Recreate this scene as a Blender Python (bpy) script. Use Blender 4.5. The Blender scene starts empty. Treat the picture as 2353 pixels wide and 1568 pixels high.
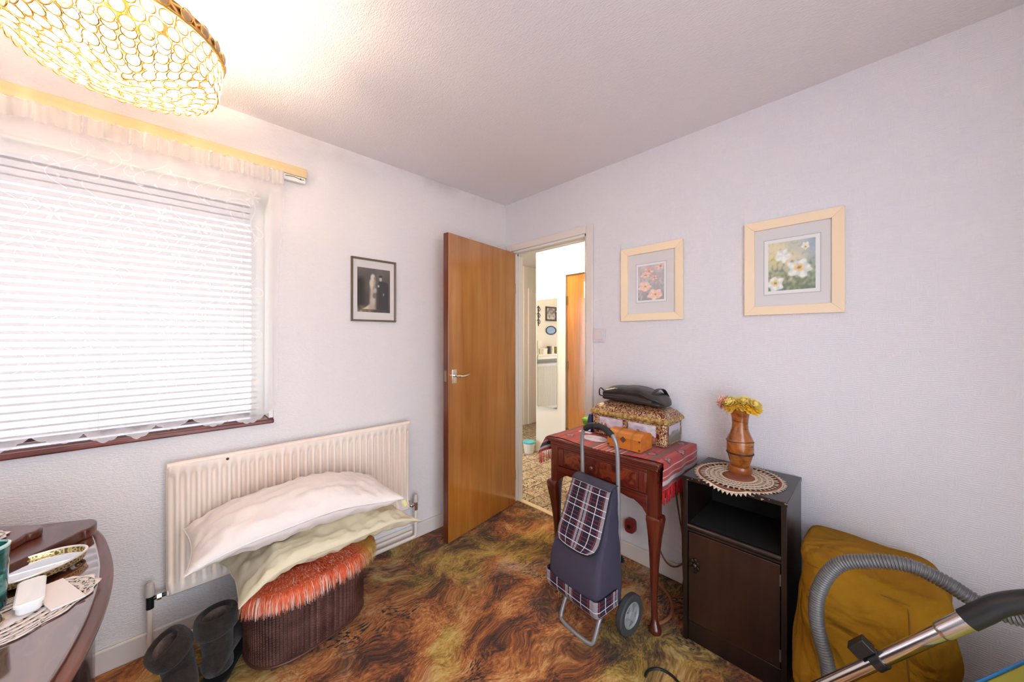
import bpy, bmesh, math, random
import numpy as np
from mathutils import Vector, Matrix, noise as mnoise
PI = math.pi
random.seed(7)
SC = bpy.context.scene
COL = SC.collection

# ------------------------------------------------------------------ camera, sky, sun, exposure
cam_d = bpy.data.cameras.new('camera')
cam_d.sensor_width = 36.0
cam_d.lens = 817.0 / 2353.0 * 36.0
cam_d.shift_y = -8.0 / 2353.0
cam_d.clip_start = 0.02
cam = bpy.data.objects.new('camera', cam_d)
cam.location = (-1.99, -2.13, 1.32)
cam.rotation_euler = (PI / 2, 0, math.radians(-44.1))
COL.objects.link(cam)
SC.camera = cam

world = bpy.data.worlds.new('overcast_sky')
SC.world = world
world.use_nodes = True
wb = world.node_tree.nodes['Background']
wb.inputs['Color'].default_value = (0.79, 0.88, 1.0, 1)
wb.inputs['Strength'].default_value = 2.7

def portal(loc, rot, sx, sy, name):
    l = bpy.data.lights.new(name, 'AREA')
    l.shape = 'RECTANGLE'; l.size = sx; l.size_y = sy
    l.cycles.is_portal = True
    o = bpy.data.objects.new(name, l)
    o.location = loc; o.rotation_euler = rot
    COL.objects.link(o)
portal((-2.19, 0.28, 1.47), (-PI / 2, 0, 0), 1.16, 1.12, 'window_portal')
portal((-1.96, -2.93, 1.12), (PI / 2, 0, 0), 1.85, 2.1, 'fill_window_portal')
portal((-0.79, 0.95, 1.05), (0, -PI / 2, 0), 1.9, 0.8, 'hall_portal')

SC.view_settings.view_transform = 'Standard'
SC.view_settings.look = 'None'
SC.view_settings.exposure = 1.27
SC.view_settings.gamma = 1.0
BULB_W, HALL_EMIT = 38.0, 48.0      # the two lamps' own power, used in their builders below
SC.view_settings.use_curve_mapping = False

# ------------------------------------------------------------------ material helpers
def lin(c):
    return tuple((x / 12.92 if x <= 0.04045 else ((x + 0.055) / 1.055) ** 2.4) for x in c)
def C(r, g, b):
    return lin((r / 255, g / 255, b / 255)) + (1.0,)

class Mat:
    def __init__(s, name, base=(0.8, 0.8, 0.8, 1), rough=0.6, metal=0.0, **kw):
        s.m = bpy.data.materials.new(name); s.m.use_nodes = True
        s.nt = s.m.node_tree
        s.b = s.nt.nodes['Principled BSDF']; s.out = s.nt.nodes['Material Output']
        s.set(Base_Color=base, Roughness=rough, Metallic=metal, **kw)
    def put(s, sock, v):
        if isinstance(v, bpy.types.NodeSocket): s.nt.links.new(v, sock)
        else: sock.default_value = v
    def set(s, **kw):
        for k, v in kw.items(): s.put(s.b.inputs[k.replace('_', ' ')], v)
        return s
    def n(s, typ, props=None, **ins):
        nd = s.nt.nodes.new('ShaderNode' + typ)
        for k, v in (props or {}).items(): setattr(nd, k, v)
        for k, v in ins.items(): s.put(nd.inputs[k.replace('_', ' ')], v)
        return nd
    def obj(s): return s.n('TexCoord').outputs['Object']
    def uv(s): return s.n('TexCoord').outputs['UV']
    def map(s, vec, scale=(1, 1, 1), rot=(0, 0, 0), loc=(0, 0, 0)):
        return s.n('Mapping', Vector=vec, Scale=scale, Rotation=rot, Location=loc).outputs[0]
    def noise(s, vec, scale=5, detail=3, rough=0.5, dist=0.0):
        return s.n('TexNoise', Vector=vec, Scale=scale, Detail=detail, Roughness=rough, Distortion=dist).outputs['Fac']
    def noisec(s, vec, scale=5, detail=2):
        return s.n('TexNoise', Vector=vec, Scale=scale, Detail=detail).outputs['Color']
    def voro(s, vec, scale=5, out='Distance', feature='F1', rnd=1.0):
        return s.n('TexVoronoi', {'feature': feature}, Vector=vec, Scale=scale, Randomness=rnd).outputs[out]
    def wave(s, vec, scale=5, dist=2, detail=2, dscale=1, dir='X', typ='BANDS', prof='SIN'):
        return s.n('TexWave', {'wave_type': typ, ('bands_direction' if typ == 'BANDS' else 'rings_direction'): dir, 'wave_profile': prof},
                   Vector=vec, Scale=scale, Distortion=dist, Detail=detail, Detail_Scale=dscale).outputs['Fac']
    def ramp(s, fac, stops, interp='LINEAR'):
        nd = s.n('ValToRGB'); nd.color_ramp.interpolation = interp
        el = nd.color_ramp.elements
        while len(el) < len(stops): el.new(0.5)
        for e, (p, c) in zip(el, stops):
            e.position = p
            e.color = c if len(c) == 4 else tuple(c) + (1,)
        s.put(nd.inputs[0], fac)
        return nd.outputs[0]
    def math(s, op, a, b=0.5, clamp=False):
        nd = s.n('Math', {'operation': op, 'use_clamp': clamp}); s.put(nd.inputs[0], a); s.put(nd.inputs[1], b)
        return nd.outputs[0]
    def mix(s, fac, a, b, blend='MIX'):
        nd = s.n('Mix', {'data_type': 'RGBA', 'blend_type': blend})
        s.put(nd.inputs[0], fac); s.put(nd.inputs[6], a); s.put(nd.inputs[7], b)
        return nd.outputs[2]
    def vmath(s, op, a, b):
        nd = s.n('VectorMath', {'operation': op}); s.put(nd.inputs[0], a); s.put(nd.inputs[1], b)
        return nd.outputs[0]
    def sep(s, v):
        nd = s.n('SeparateXYZ'); s.put(nd.inputs[0], v); return nd.outputs
    def comb(s, x, y, z=0.0):
        nd = s.n('CombineXYZ'); s.put(nd.inputs[0], x); s.put(nd.inputs[1], y); s.put(nd.inputs[2], z); return nd.outputs[0]
    def bump(s, h, strength=0.3, dist=0.002):
        s.put(s.b.inputs['Normal'], s.n('Bump', Height=h, Strength=strength, Distance=dist).outputs[0]); return s

def plain(name, col, rough=0.5, metal=0.0, **kw):
    return Mat(name, col, rough, metal, **kw).m

def attr_mat(name, rough=0.6, bump=0.0, coat=0.0):
    k = Mat(name, rough=rough)
    k.set(Base_Color=k.n('VertexColor', {'layer_name': 'Col'}).outputs[0])
    if coat: k.set(Coat_Weight=coat, Coat_Roughness=0.03)
    if bump: k.bump(k.noise(k.obj(), 400, 2), bump, 0.001)
    return k.m

def wood(name, cols, scale=1.0, axis='Z', rough=0.35, coat=0.3, figure=0.5, bump=0.08):
    k = Mat(name, rough=rough)
    st = {'X': (0.6, 9, 9), 'Y': (9, 0.6, 9), 'Z': (9, 9, 0.6)}[axis]
    v = k.map(k.obj(), scale=tuple(scale * q for q in st))
    a = k.noise(v, 2.2, 6, 0.62, 0.9)
    st2 = {'X': (3, 80, 80), 'Y': (80, 3, 80), 'Z': (80, 80, 3)}[axis]
    f = k.noise(k.map(k.obj(), scale=tuple(scale * q for q in st2)), 2.0, 3, 0.6)
    big = k.noise(k.obj(), 3.0 * scale, 3, 0.55, 0.6)
    fac = k.math('ADD', k.math('MULTIPLY', a, 0.62), k.math('MULTIPLY', big, 0.38 * figure * 2 * 0.5 + 0.0))
    fac = k.math('ADD', fac, k.math('MULTIPLY', k.math('SUBTRACT', f, 0.5), 0.22))
    n = len(cols)
    k.set(Base_Color=k.ramp(fac, [(0.25 + 0.45 * i / (n - 1), c) for i, c in enumerate(cols)]), Coat_Weight=coat, Coat_Roughness=0.06)
    k.bump(f, bump, 0.001)
    return k.m

# ------------------------------------------------------------------ mesh helpers
class MB:
    def __init__(s): s.v = []; s.f = []; s.uv = []; s.c = []
    def add(s, vs, fs, uvs=None):
        o = len(s.v); s.v += [tuple(p) for p in vs]; s.f += [tuple(i + o for i in f) for f in fs]
        s.uv += (list(uvs) if uvs is not None else [(0, 0)] * len(vs))
        return s
    def box(s, x0, x1, y0, y1, z0, z1):
        vs = [(x, y, z) for z in (z0, z1) for y in (y0, y1) for x in (x0, x1)]
        fs = [(0, 2, 3, 1), (4, 5, 7, 6), (0, 1, 5, 4), (2, 6, 7, 3), (0, 4, 6, 2), (1, 3, 7, 5)]
        return s.add(vs, fs)
    def obox(s, c, ax, ay, az):
        c, ax, ay, az = map(Vector, (c, ax, ay, az))
        vs = [c + ax * i + ay * j + az * k for k in (-1, 1) for j in (-1, 1) for i in (-1, 1)]
        fs = [(0, 2, 3, 1), (4, 5, 7, 6), (0, 1, 5, 4), (2, 6, 7, 3), (0, 4, 6, 2), (1, 3, 7, 5)]
        return s.add(vs, fs)
    def grid(s, fn, nu, nv, closeu=False, closev=False):
        vs = []; uvs = []
        for j in range(nv + (0 if closev else 1)):
            for i in range(nu + (0 if closeu else 1)):
                u, v = i / nu, j / nv
                vs.append(fn(u, v)); uvs.append((u, v))
        w = nu if closeu else nu + 1; h = nv if closev else nv + 1
        fs = []
        for j in range(nv):
            for i in range(nu):
                a = j * w + i; b = j * w + (i + 1) % w
                c = ((j + 1) % h) * w + (i + 1) % w; d = ((j + 1) % h) * w + i
                fs.append((a, b, c, d))
        return s.add(vs, fs, uvs)
    def rings(s, rings, cap0=True, cap1=True):
        n = len(rings[0]); vs = [p for r in rings for p in r]; fs = []
        for j in range(len(rings) - 1):
            for i in range(n):
                a = j * n + i; b = j * n + (i + 1) % n
                fs.append((a, b, b + n, a + n))
        if cap0: fs.append(tuple(reversed(range(n))))
        if cap1: fs.append(tuple(range((len(rings) - 1) * n, len(rings) * n)))
        uvs = [(i / n, j / max(1, len(rings) - 1)) for j in range(len(rings)) for i in range(n)]
        return s.add(vs, fs, uvs)
    def lathe(s, prof, n=32, c=(0, 0, 0), cap0=True, cap1=True):
        return s.rings([[(c[0] + r * math.cos(2 * PI * i / n), c[1] + r * math.sin(2 * PI * i / n), c[2] + z) for i in range(n)] for r, z in prof], cap0, cap1)
    def tube(s, path, r, n=10, caps=True, closed=False):
        P = [Vector(p) for p in path]; m = len(P); rr = r if callable(r) else (lambda t: r)
        up = None; rings = []
        for i in range(m):
            if closed: t = P[(i + 1) % m] - P[i - 1]
            else: t = P[min(i + 1, m - 1)] - P[max(i - 1, 0)]
            t.normalize()
            if up is None:
                up = Vector((0, 0, 1)) if abs(t.z) < 0.9 else Vector((1, 0, 0))
            a = t.cross(up)
            if a.length < 1e-6: a = t.cross(Vector((0, 1, 0)))
            a.normalize(); up = a.cross(t); up.normalize()
            q = rr(i / max(1, m - 1))
            rings.append([P[i] + (a * math.cos(2 * PI * k / n) + up * math.sin(2 * PI * k / n)) * q for k in range(n)])
        if closed: rings.append(rings[0]); caps = False
        return s.rings(rings, caps, caps)
    def cyl(s, a, b, r, n=16, r2=None):
        a = Vector(a); b = Vector(b); r2 = r if r2 is None else r2
        return s.tube([a, b], (lambda t: r + (r2 - r) * t), n)
    def prism(s, out, z0, z1, fn=None):
        fn = fn or (lambda x, y, z: (x, y, z)); n = len(out)
        vs = [fn(x, y, z0) for x, y in out] + [fn(x, y, z1) for x, y in out]
        fs = [tuple(reversed(range(n))), tuple(range(n, 2 * n))] + [(i, (i + 1) % n, n + (i + 1) % n, n + i) for i in range(n)]
        return s.add(vs, fs)
    def sphere(s, c, r, nu=12, nv=8):
        rx, ry, rz = (r, r, r) if not hasattr(r, '__len__') else r
        prof = [(math.sin(PI * j / nv), -math.cos(PI * j / nv)) for j in range(nv + 1)]
        prof[0] = (0.02, -1); prof[-1] = (0.02, 1)
        return s.rings([[(c[0] + rx * q * math.cos(2 * PI * i / nu), c[1] + ry * q * math.sin(2 * PI * i / nu), c[2] + rz * z) for i in range(nu)] for q, z in prof])
    def mesh(s, name, smooth=True):
        me = bpy.data.meshes.new(name); me.from_pydata([tuple(p) for p in s.v], [], s.f); me.update()
        uvl = me.uv_layers.new(name='UVMap')
        idx = np.empty(len(me.loops), dtype=np.int32); me.loops.foreach_get('vertex_index', idx)
        uvl.data.foreach_set('uv', np.array(s.uv, dtype=np.float32)[idx].ravel())
        if s.c:
            ca = me.color_attributes.new('Col', 'FLOAT_COLOR', 'POINT')
            ca.data.foreach_set('color', np.array([tuple(c[:3]) + (1.0,) for c in s.c], dtype=np.float32).ravel())
        bm = bmesh.new(); bm.from_mesh(me); bmesh.ops.recalc_face_normals(bm, faces=bm.faces); bm.to_mesh(me); bm.free()
        if smooth: me.shade_smooth() if hasattr(me, 'shade_smooth') else None
        return me

def catmull(pts, k=8, closed=False):
    P = [Vector(p) for p in pts]; n = len(P); out = []
    rng = range(n if closed else n - 1)
    for i in rng:
        p0 = P[i - 1] if (closed or i > 0) else P[0]; p1 = P[i]; p2 = P[(i + 1) % n]
        p3 = P[(i + 2) % n] if (closed or i + 2 < n) else P[n - 1]
        for j in range(k):
            t = j / k
            out.append(0.5 * ((2 * p1) + (p2 - p0) * t + (2 * p0 - 5 * p1 + 4 * p2 - p3) * t * t + (3 * p1 - p0 - 3 * p2 + p3) * t ** 3))
    if not closed: out.append(P[-1])
    return out

PINV = {}      # things whose parts are modelled in room coordinates: inverse of the thing's own placement
def lobj(name, me, mat, parent=None, bevel=0.0, seg=2, sub=0, sharp=35):
    o = bpy.data.objects.new(name, me); COL.objects.link(o)
    if mat is not None:
        me.materials.clear(); me.materials.append(mat)
    if parent is not None:
        o.parent = parent
        if parent.name in PINV: o.matrix_parent_inverse = PINV[parent.name]
    if bevel:
        b = o.modifiers.new('bevel', 'BEVEL'); b.width = bevel; b.segments = seg; b.limit_method = 'ANGLE'; b.angle_limit = math.radians(40)
        b.harden_normals = False
    if sub:
        q = o.modifiers.new('subsurf', 'SUBSURF'); q.levels = sub; q.render_levels = sub
    if sharp:
        me.set_sharp_from_angle(angle=math.radians(sharp))
    return o
def part(name, mb, mat, parent=None, bevel=0.0, seg=2, sub=0, sharp=35, smooth=True, label=None, kind=None):
    o = lobj(name, mb.mesh(name, smooth), mat, parent, bevel, seg, sub, sharp)
    if label: o['label'] = label
    if kind: o['kind'] = kind
    return o
def tag(o, label, cat, group=None, kind=None):
    o['label'] = label; o['category'] = cat
    if group: o['group'] = group
    if kind: o['kind'] = kind
    return o
def thing(name, label, cat, loc=(0, 0, 0), rz=0.0, group=None, local=False):
    o = bpy.data.objects.new(name, None); COL.objects.link(o); o.empty_display_size = 0.05
    o.location = loc; o.rotation_euler = (0, 0, rz)
    if not local: PINV[o.name] = (Matrix.Translation(loc) @ Matrix.Rotation(rz, 4, 'Z')).inverted()
    return tag(o, label, cat, group)
def struct(name, mb, mat, label, parent=None, bevel=0.0, cat=None):
    o = part(name, mb, mat, parent, bevel=bevel, sharp=35); 
    if parent is None:
        o['kind'] = 'structure'; o['label'] = label
        o['category'] = cat or name.split('_')[0]
    return o
def N3(x, y, z=0.0): return mnoise.noise(Vector((x, y, z)))

# ------------------------------------------------------------------ materials of the setting
def wall_weave():
    k = Mat('wallpaper_weave', C(230, 227, 231), 0.62)
    p = k.obj(); cell = 0.0145
    q = k.n('VectorMath', {'operation': 'SCALE'}); k.put(q.inputs[0], p); q.inputs['Scale'].default_value = 1 / cell
    wob = k.vmath('ADD', q.outputs[0], k.vmath('MULTIPLY', k.noisec(p, 30), (0.0, 0.9, 0.9)))
    fl = k.n('VectorMath', {'operation': 'FLOOR'}); k.put(fl.inputs[0], wob)
    rnd = k.n('TexWhiteNoise', {'noise_dimensions': '3D'}); k.put(rnd.inputs['Vector'], k.vmath('MULTIPLY', fl.outputs[0], (0, 1, 1)))
    o = k.sep(wob)
    h = k.math('SINE', k.math('MULTIPLY', o[2], 2 * PI * 2)); v = k.math('SINE', k.math('MULTIPLY', o[1], 2 * PI * 2))
    sel = k.math('GREATER_THAN', rnd.outputs['Value'], 0.62)
    hh = k.mix(sel, k.comb(h, h, h), k.comb(v, v, v))
    pat = k.math('ADD', k.sep(hh)[0], k.math('MULTIPLY', k.noise(p, 160, 3), 1.1))
    k.bump(pat, 0.27, 0.0014)
    return k.m
def wall_chip(name, sc=(70, 70, 45), strength=0.5, base=C(232, 226, 225), stain=True, rot=(0, 0, 0)):
    k = Mat(name, base, 0.65)
    p = k.obj()
    a = k.noise(k.map(p, scale=sc, rot=rot), 1.6, 3, 0.6)
    b = k.voro(k.map(p, scale=sc, rot=rot), 1.2)
    k.bump(k.math('ADD', k.ramp(a, [(0.35, (0, 0, 0)), (0.7, (1, 1, 1))]), k.math('MULTIPLY', b, 0.5)), strength, 0.0028)
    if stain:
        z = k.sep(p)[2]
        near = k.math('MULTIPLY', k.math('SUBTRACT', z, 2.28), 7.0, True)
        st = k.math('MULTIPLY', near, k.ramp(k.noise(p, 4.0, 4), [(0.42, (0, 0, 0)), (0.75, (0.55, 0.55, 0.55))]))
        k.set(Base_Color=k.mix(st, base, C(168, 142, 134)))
    return k.m
m_wallR = wall_weave()
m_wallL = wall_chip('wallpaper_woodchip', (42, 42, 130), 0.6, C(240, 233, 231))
m_ceil = wall_chip('ceiling_textured', (150, 52, 60), 0.5, C(244, 238, 240), False, (0, 0, math.radians(38)))
m_hallwall = plain('hall_paint', C(236, 232, 222), 0.6)
m_gloss = Mat('cream_gloss_paint', C(232, 222, 214), 0.32)
m_gloss.bump(m_gloss.noise(m_gloss.obj(), 60, 3), 0.08, 0.001); m_gloss = m_gloss.m
m_white = plain('white_gloss_paint', C(240, 238, 230), 0.35)

def carpet():
    k = Mat('autumn_carpet', rough=0.95)
    p = k.obj()
    w1 = k.vmath('MULTIPLY', k.vmath('SUBTRACT', k.noisec(p, 2.6, 2), (0.5, 0.5, 0.5)), (0.42, 0.42, 0))
    q = k.vmath('ADD', p, w1)
    w2 = k.vmath('MULTIPLY', k.vmath('SUBTRACT', k.noisec(q, 9, 2), (0.5, 0.5, 0.5)), (0.03, 0.03, 0))
    q2 = k.vmath('ADD', q, w2)
    st = k.noise(k.map(q2, scale=(55, 120, 1), rot=(0, 0, 0.75)), 1.0, 2, 0.6)
    st2 = k.noise(k.map(q2, scale=(20, 46, 1), rot=(0, 0, 0.75), loc=(3, 1, 0)), 1.0, 3, 0.6)
    tuft = k.noise(p, 230, 2, 0.7)
    base = k.noise(k.map(q, scale=(1.0, 1.7, 1), rot=(0, 0, 0.6)), 3.4, 3, 0.55)
    d = lambda v, a: k.math('MULTIPLY', k.math('SUBTRACT', v, 0.5), a)
    val = k.math('ADD', k.math('ADD', k.math('MULTIPLY', k.math('SUBTRACT', base, .5), 1.25), .5), k.math('ADD', d(st, 0.62), k.math('ADD', d(st2, 0.42), d(tuft, 0.20))))
    warm = k.ramp(val, [(0.20, C(36, 17, 10)), (0.33, C(84, 40, 18)), (0.42, C(132, 72, 30)), (0.52, C(170, 100, 46)),
                        (0.62, C(196, 130, 70)), (0.72, C(214, 168, 112)), (0.84, C(200, 172, 136))])
    olive = k.ramp(val, [(0.20, C(44, 30, 14)), (0.36, C(104, 76, 26)), (0.50, C(156, 122, 46)), (0.64, C(194, 160, 78)), (0.80, C(218, 190, 124))])
    mk = k.ramp(k.noise(k.map(q, loc=(3.1, 7.7, 0)), 2.0, 3, 0.5), [(0.49, (0, 0, 0)), (0.58, (1, 1, 1))])
    c = k.mix(mk, warm, olive)
    mg = k.ramp(k.noise(k.map(q, loc=(9.1, 2.7, 0)), 2.3, 3, 0.5), [(0.58, (0, 0, 0)), (0.66, (0.8, 0.8, 0.8))])
    grey = k.ramp(val, [(0.25, C(70, 46, 34)), (0.5, C(152, 112, 84)), (0.72, C(198, 170, 148))])
    c = k.mix(mg, c, grey)
    dk = k.ramp(k.noise(k.map(q, loc=(4.4, 0.7, 0)), 2.8, 3, 0.5), [(0.56, (0, 0, 0)), (0.66, (1, 1, 1))])
    c = k.mix(k.math('MULTIPLY', dk, k.ramp(st2, [(0.35, (1, 1, 1)), (0.6, (.25, .25, .25))])), c, C(62, 30, 16))
    spot = k.math('MULTIPLY', k.ramp(k.noise(k.map(q, loc=(1.3, 5.7, 0)), 3.0, 2), [(0.60, (0, 0, 0)), (0.65, (1, 1, 1))]),
                  k.ramp(k.noise(k.map(q2, scale=(40, 105, 1), rot=(0, 0, 0.4)), 1.0, 2), [(0.53, (0, 0, 0)), (0.58, (1, 1, 1))]))
    c = k.mix(spot, c, C(24, 15, 12))
    red = k.math('MULTIPLY', k.ramp(k.noise(k.map(q, loc=(5.3, 1.7, 0)), 2.6, 2), [(0.68, (0, 0, 0)), (0.72, (1, 1, 1))]), st)
    c = k.mix(red, c, C(150, 40, 26))
    k.set(Base_Color=k.mix(1.0, c, (0.88, 0.88, 0.78, 1), 'MULTIPLY'), Sheen_Weight=0.15)
    k.bump(k.math('ADD', tuft, k.math('MULTIPLY', st, 0.6)), 0.6, 0.004)
    return k.m
m_carpet = carpet()
def hall_carpet():
    k = Mat('hall_carpet', rough=0.95)
    p = k.map(k.obj(), rot=(0, 0, 0.0))
    br = k.n('TexBrick', {'offset': 0.5}, Vector=p, Scale=3.2, Mortar_Size=0.02, Brick_Width=0.6, Row_Height=0.5,
             Color1=C(206, 190, 166), Color2=C(172, 154, 132), Mortar=C(140, 120, 100))
    d = k.noise(p, 34, 3, 0.6, 1.5); d2 = k.noise(p, 75, 2, 0.6, 0.8)
    dark = k.math('MULTIPLY', k.ramp(d, [(0.50, (0, 0, 0)), (0.55, (1, 1, 1))]), k.ramp(d2, [(0.38, (0, 0, 0)), (0.55, (1, 1, 1))]))
    c = k.mix(dark, br.outputs['Color'], C(62, 50, 44))
    pk = k.ramp(k.noise(p, 11, 2), [(0.58, (0, 0, 0)), (0.68, (0.55, 0.55, 0.55))])
    c = k.mix(pk, c, C(166, 120, 98))
    gn = k.ramp(k.noise(k.map(p, loc=(4, 2, 0)), 14, 2), [(0.60, (0, 0, 0)), (0.68, (0.7, 0.7, 0.7))])
    c = k.mix(gn, c, C(140, 124, 70))
    k.set(Base_Color=c); k.bump(k.noise(p, 200, 2), 0.4, 0.003)
    return k.m
m_hallcarpet = hall_carpet()

# ------------------------------------------------------------------ the room shell
RX0, RY0, H = -2.98, -2.85, 2.40
WX0, WX1, WZ0, WZ1 = -2.78, -1.605, 0.895, 2.035       # window opening
DY0, DY1, DZ = -0.795, -0.072, 2.012                   # doorway in the right wall
struct('floor', MB().box(RX0 - .1, 0.055, RY0 - .1, 0.0, -0.12, 0.0), m_carpet, 'brown, orange and gold swirl patterned carpet')
struct('floor_hall', MB().box(0.055, 2.8, RY0 - .1, 1.7, -0.12, -0.002).box(-0.85, 0.055, 0.25, 1.7, -0.12, -0.002), m_hallcarpet, 'beige and dark patterned hall carpet beyond the doorway')
struct('ceiling', MB().box(RX0 - .1, 2.8, RY0 - .1, 1.7, H, H + 0.1), m_ceil, 'white textured ceiling')
w = MB()
w.box(RX0 - .1, WX0, 0, .25, -.1, H).box(WX1, 0.1, 0, .25, -.1, H).box(WX0, WX1, 0, .25, -.1, WZ0).box(WX0, WX1, 0, .25, WZ1, H)
struct('wall_left', w, m_wallL, 'white woodchip wall with the window and radiator')
w = MB()
w.box(0, .1, RY0 - .1, DY0, 0.0, H).box(0, .1, DY1, 0.0, 0.0, H).box(0, .1, DY0, DY1, DZ, H)
struct('wall_right', w, m_wallR, 'white weave textured wall with the doorway and flower pictures')
struct('wall_back', MB().box(RX0 - .1, -2.93, RY0 - .1, RY0, 0, H).box(-1.0, 0.0, RY0 - .1, RY0, 0, H).box(-2.93, -1.0, RY0 - .1, RY0, 2.22, H), m_wallL, 'white woodchip wall behind the viewer')
struct('wall_side', MB().box(RX0 - .1, RX0, RY0, 0.0, 0, H), m_wallL, 'white woodchip wall beyond the dressing table')
# hall shell
w = MB()
D2Y0, D2Y1, D2Z = -0.52, 0.245, 2.02
w.box(1.1, 1.2, RY0, D2Y0, 0, H).box(1.1, 1.2, D2Y1, .655, 0, H).box(1.1, 1.2, D2Y0, D2Y1, D2Z, H).box(1.2, 2.8, .555, .655, 0, H)
struct('wall_hall_mirror', w, m_hallwall, 'cream painted hall wall with the tall mirror')
struct('wall_hall_end', MB().box(-0.85, 2.8, 1.6, 1.7, 0, H), m_hallwall, 'pale far wall at the end of the hall')
struct('wall_hall_right', MB().box(2.7, 2.8, .655, 1.6, 0, H), m_hallwall, 'pale hall wall out of sight on the right')
struct('wall_hall_south', MB().box(0.1, 1.1, RY0 - .1, RY0, 0, H), m_hallwall, 'pale hall wall at the near end')
w = MB().box(-.85, -.75, .25, .50, 0, H).box(-.85, -.75, 1.40, 1.6, 0, H).box(-.85, -.75, .50, 1.40, 2.05, H)
struct('wall_hall_entrance', w, m_hallwall, 'pale hall wall around the added glazed entrance door')
k = Mat('grey_paving', rough=0.9); k.set(Base_Color=k.ramp(k.noise(k.obj(), 3, 4), [(0.3, C(160, 157, 152)), (0.7, C(184, 180, 174))]))
struct('ground_outside', MB().box(-12, -.86, .3, 14, -.3, -.2), k.m, 'grey paving outside the window', cat='ground')

struct('added_shade_eaves', MB().box(-4.5, -.9, .25, .88, 2.13, 2.21).box(-4.5, -.9, .86, .9, 2.10, 2.28), plain('shade_eaves_brown', C(120, 92, 80), .7), 'added unseen brown eaves shading the upper window slats', cat='eaves')  # eaves added out of view to keep sky light off the upper slats
# baseboards
def skirting(name, mb, label): struct(name, mb, m_gloss, label, bevel=0.006, cat='baseboard')
skirting('baseboard_left', MB().box(RX0, -0.001, -0.016, 0, 0, 0.092), 'cream painted baseboard under the window wall')
skirting('baseboard_right', MB().box(-0.016, 0, RY0, -0.86, 0, 0.092), 'cream painted baseboard along the right wall')
skirting('baseboard_back', MB().box(-1.0, -0.016, RY0, RY0 + 0.016, 0, 0.092), 'cream painted baseboard behind the viewer')
skirting('baseboard_side', MB().box(RX0, RX0 + 0.016, RY0 + .016, -0.016, 0, 0.092), 'cream painted baseboard beyond the dressing table')
skirting('baseboard_hall', MB().box(-0.75, 1.80, 1.584, 1.6, 0, 0.10), 'white baseboard at the end of the hall')

# door lining, stops and architrave of the doorway
t = struct('trim_1', MB().box(-0.004, 0.104, DY0 - .0, DY0 + .022, 0, DZ).box(-0.004, 0.104, DY1 - .022, DY1, 0, DZ).box(-0.004, 0.104, DY0, DY1, DZ - .022, DZ),
           m_white, 'white painted door lining of the open doorway', bevel=0.002, cat='door frame')
part('door_stop', MB().box(0.045, 0.062, DY0 + .022, DY0 + .034, 0, DZ - .022).box(0.045, 0.062, DY1 - .034, DY1 - .022, 0, DZ - .022).box(0.045, 0.062, DY0 + .022, DY1 - .022, DZ - .034, DZ - .022), m_white, t)
AW = 0.045
a = MB()
for (y0, y1, z0, z1) in ((DY0 - AW, DY0 + .006, 0, DZ + AW), (DY1 - .006, DY1 + AW, 0, DZ + AW), (DY0 + .006, DY1 - .006, DZ - .006, DZ + AW)):
    a.box(-0.018, 0.0, y0, y1, z0, z1)
part('architrave', a, m_gloss, t, bevel=0.005)
a = MB()
for (y0, y1, z0, z1) in ((DY0 - AW, DY0 + .006, 0, DZ + AW), (DY1 - .006, DY1 + AW, 0, DZ + AW), (DY0 + .006, DY1 - .006, DZ - .006, DZ + AW)):
    a.box(0.1, 0.118, y0, y1, z0, z1)
part('architrave', a, m_white, t, bevel=0.005)
k = plain('cream_strip', C(226, 208, 168), 0.45)
struct('trim_2', MB().box(0.048, 0.088, DY0, DY1, -0.002, 0.006), k, 'cream carpet strip across the doorway threshold', bevel=0.002, cat='threshold')

# the open door, hinged at the left jamb
m_door = wood('varnished_ply', [C(138, 78, 22), C(170, 102, 32), C(188, 120, 44), C(202, 138, 60)], 0.55, 'Z', 0.16, 0.6, 0.8, 0.02)
for nd in m_door.node_tree.nodes:
    if nd.type == 'BSDF_PRINCIPLED': nd.inputs['Coat Weight'].default_value = 1.0; nd.inputs['Coat IOR'].default_value = 1.9; nd.inputs['Coat Roughness'].default_value = .13
m_dooredge = wood('door_edge', [C(84, 34, 16), C(110, 48, 22), C(126, 58, 28)], 1.0, 'Z', 0.3, 0.3)
m_chrome = plain('chrome', (0.82, 0.82, 0.84, 1), 0.12, 1.0)
m_brass = plain('old_brass', C(150, 130, 96), 0.35, 1.0)
ang = math.atan2(-0.10, -0.70)
door = thing('door_1', 'honey varnished flush wooden door standing open into the room', 'door', (-0.012, DY1 - 0.012, 0.008), ang, local=True)
door['kind'] = 'structure'
DW = 0.712
part('leaf', MB().box(0, DW - .004, 0.0, 0.040, 0, 1.982), m_door, door, bevel=0.0015)
part('lipping', MB().box(DW - .004, DW + .001, 0.0005, 0.0395, 0.001, 1.981), m_dooredge, door, label='dark reddish door edge')
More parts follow.
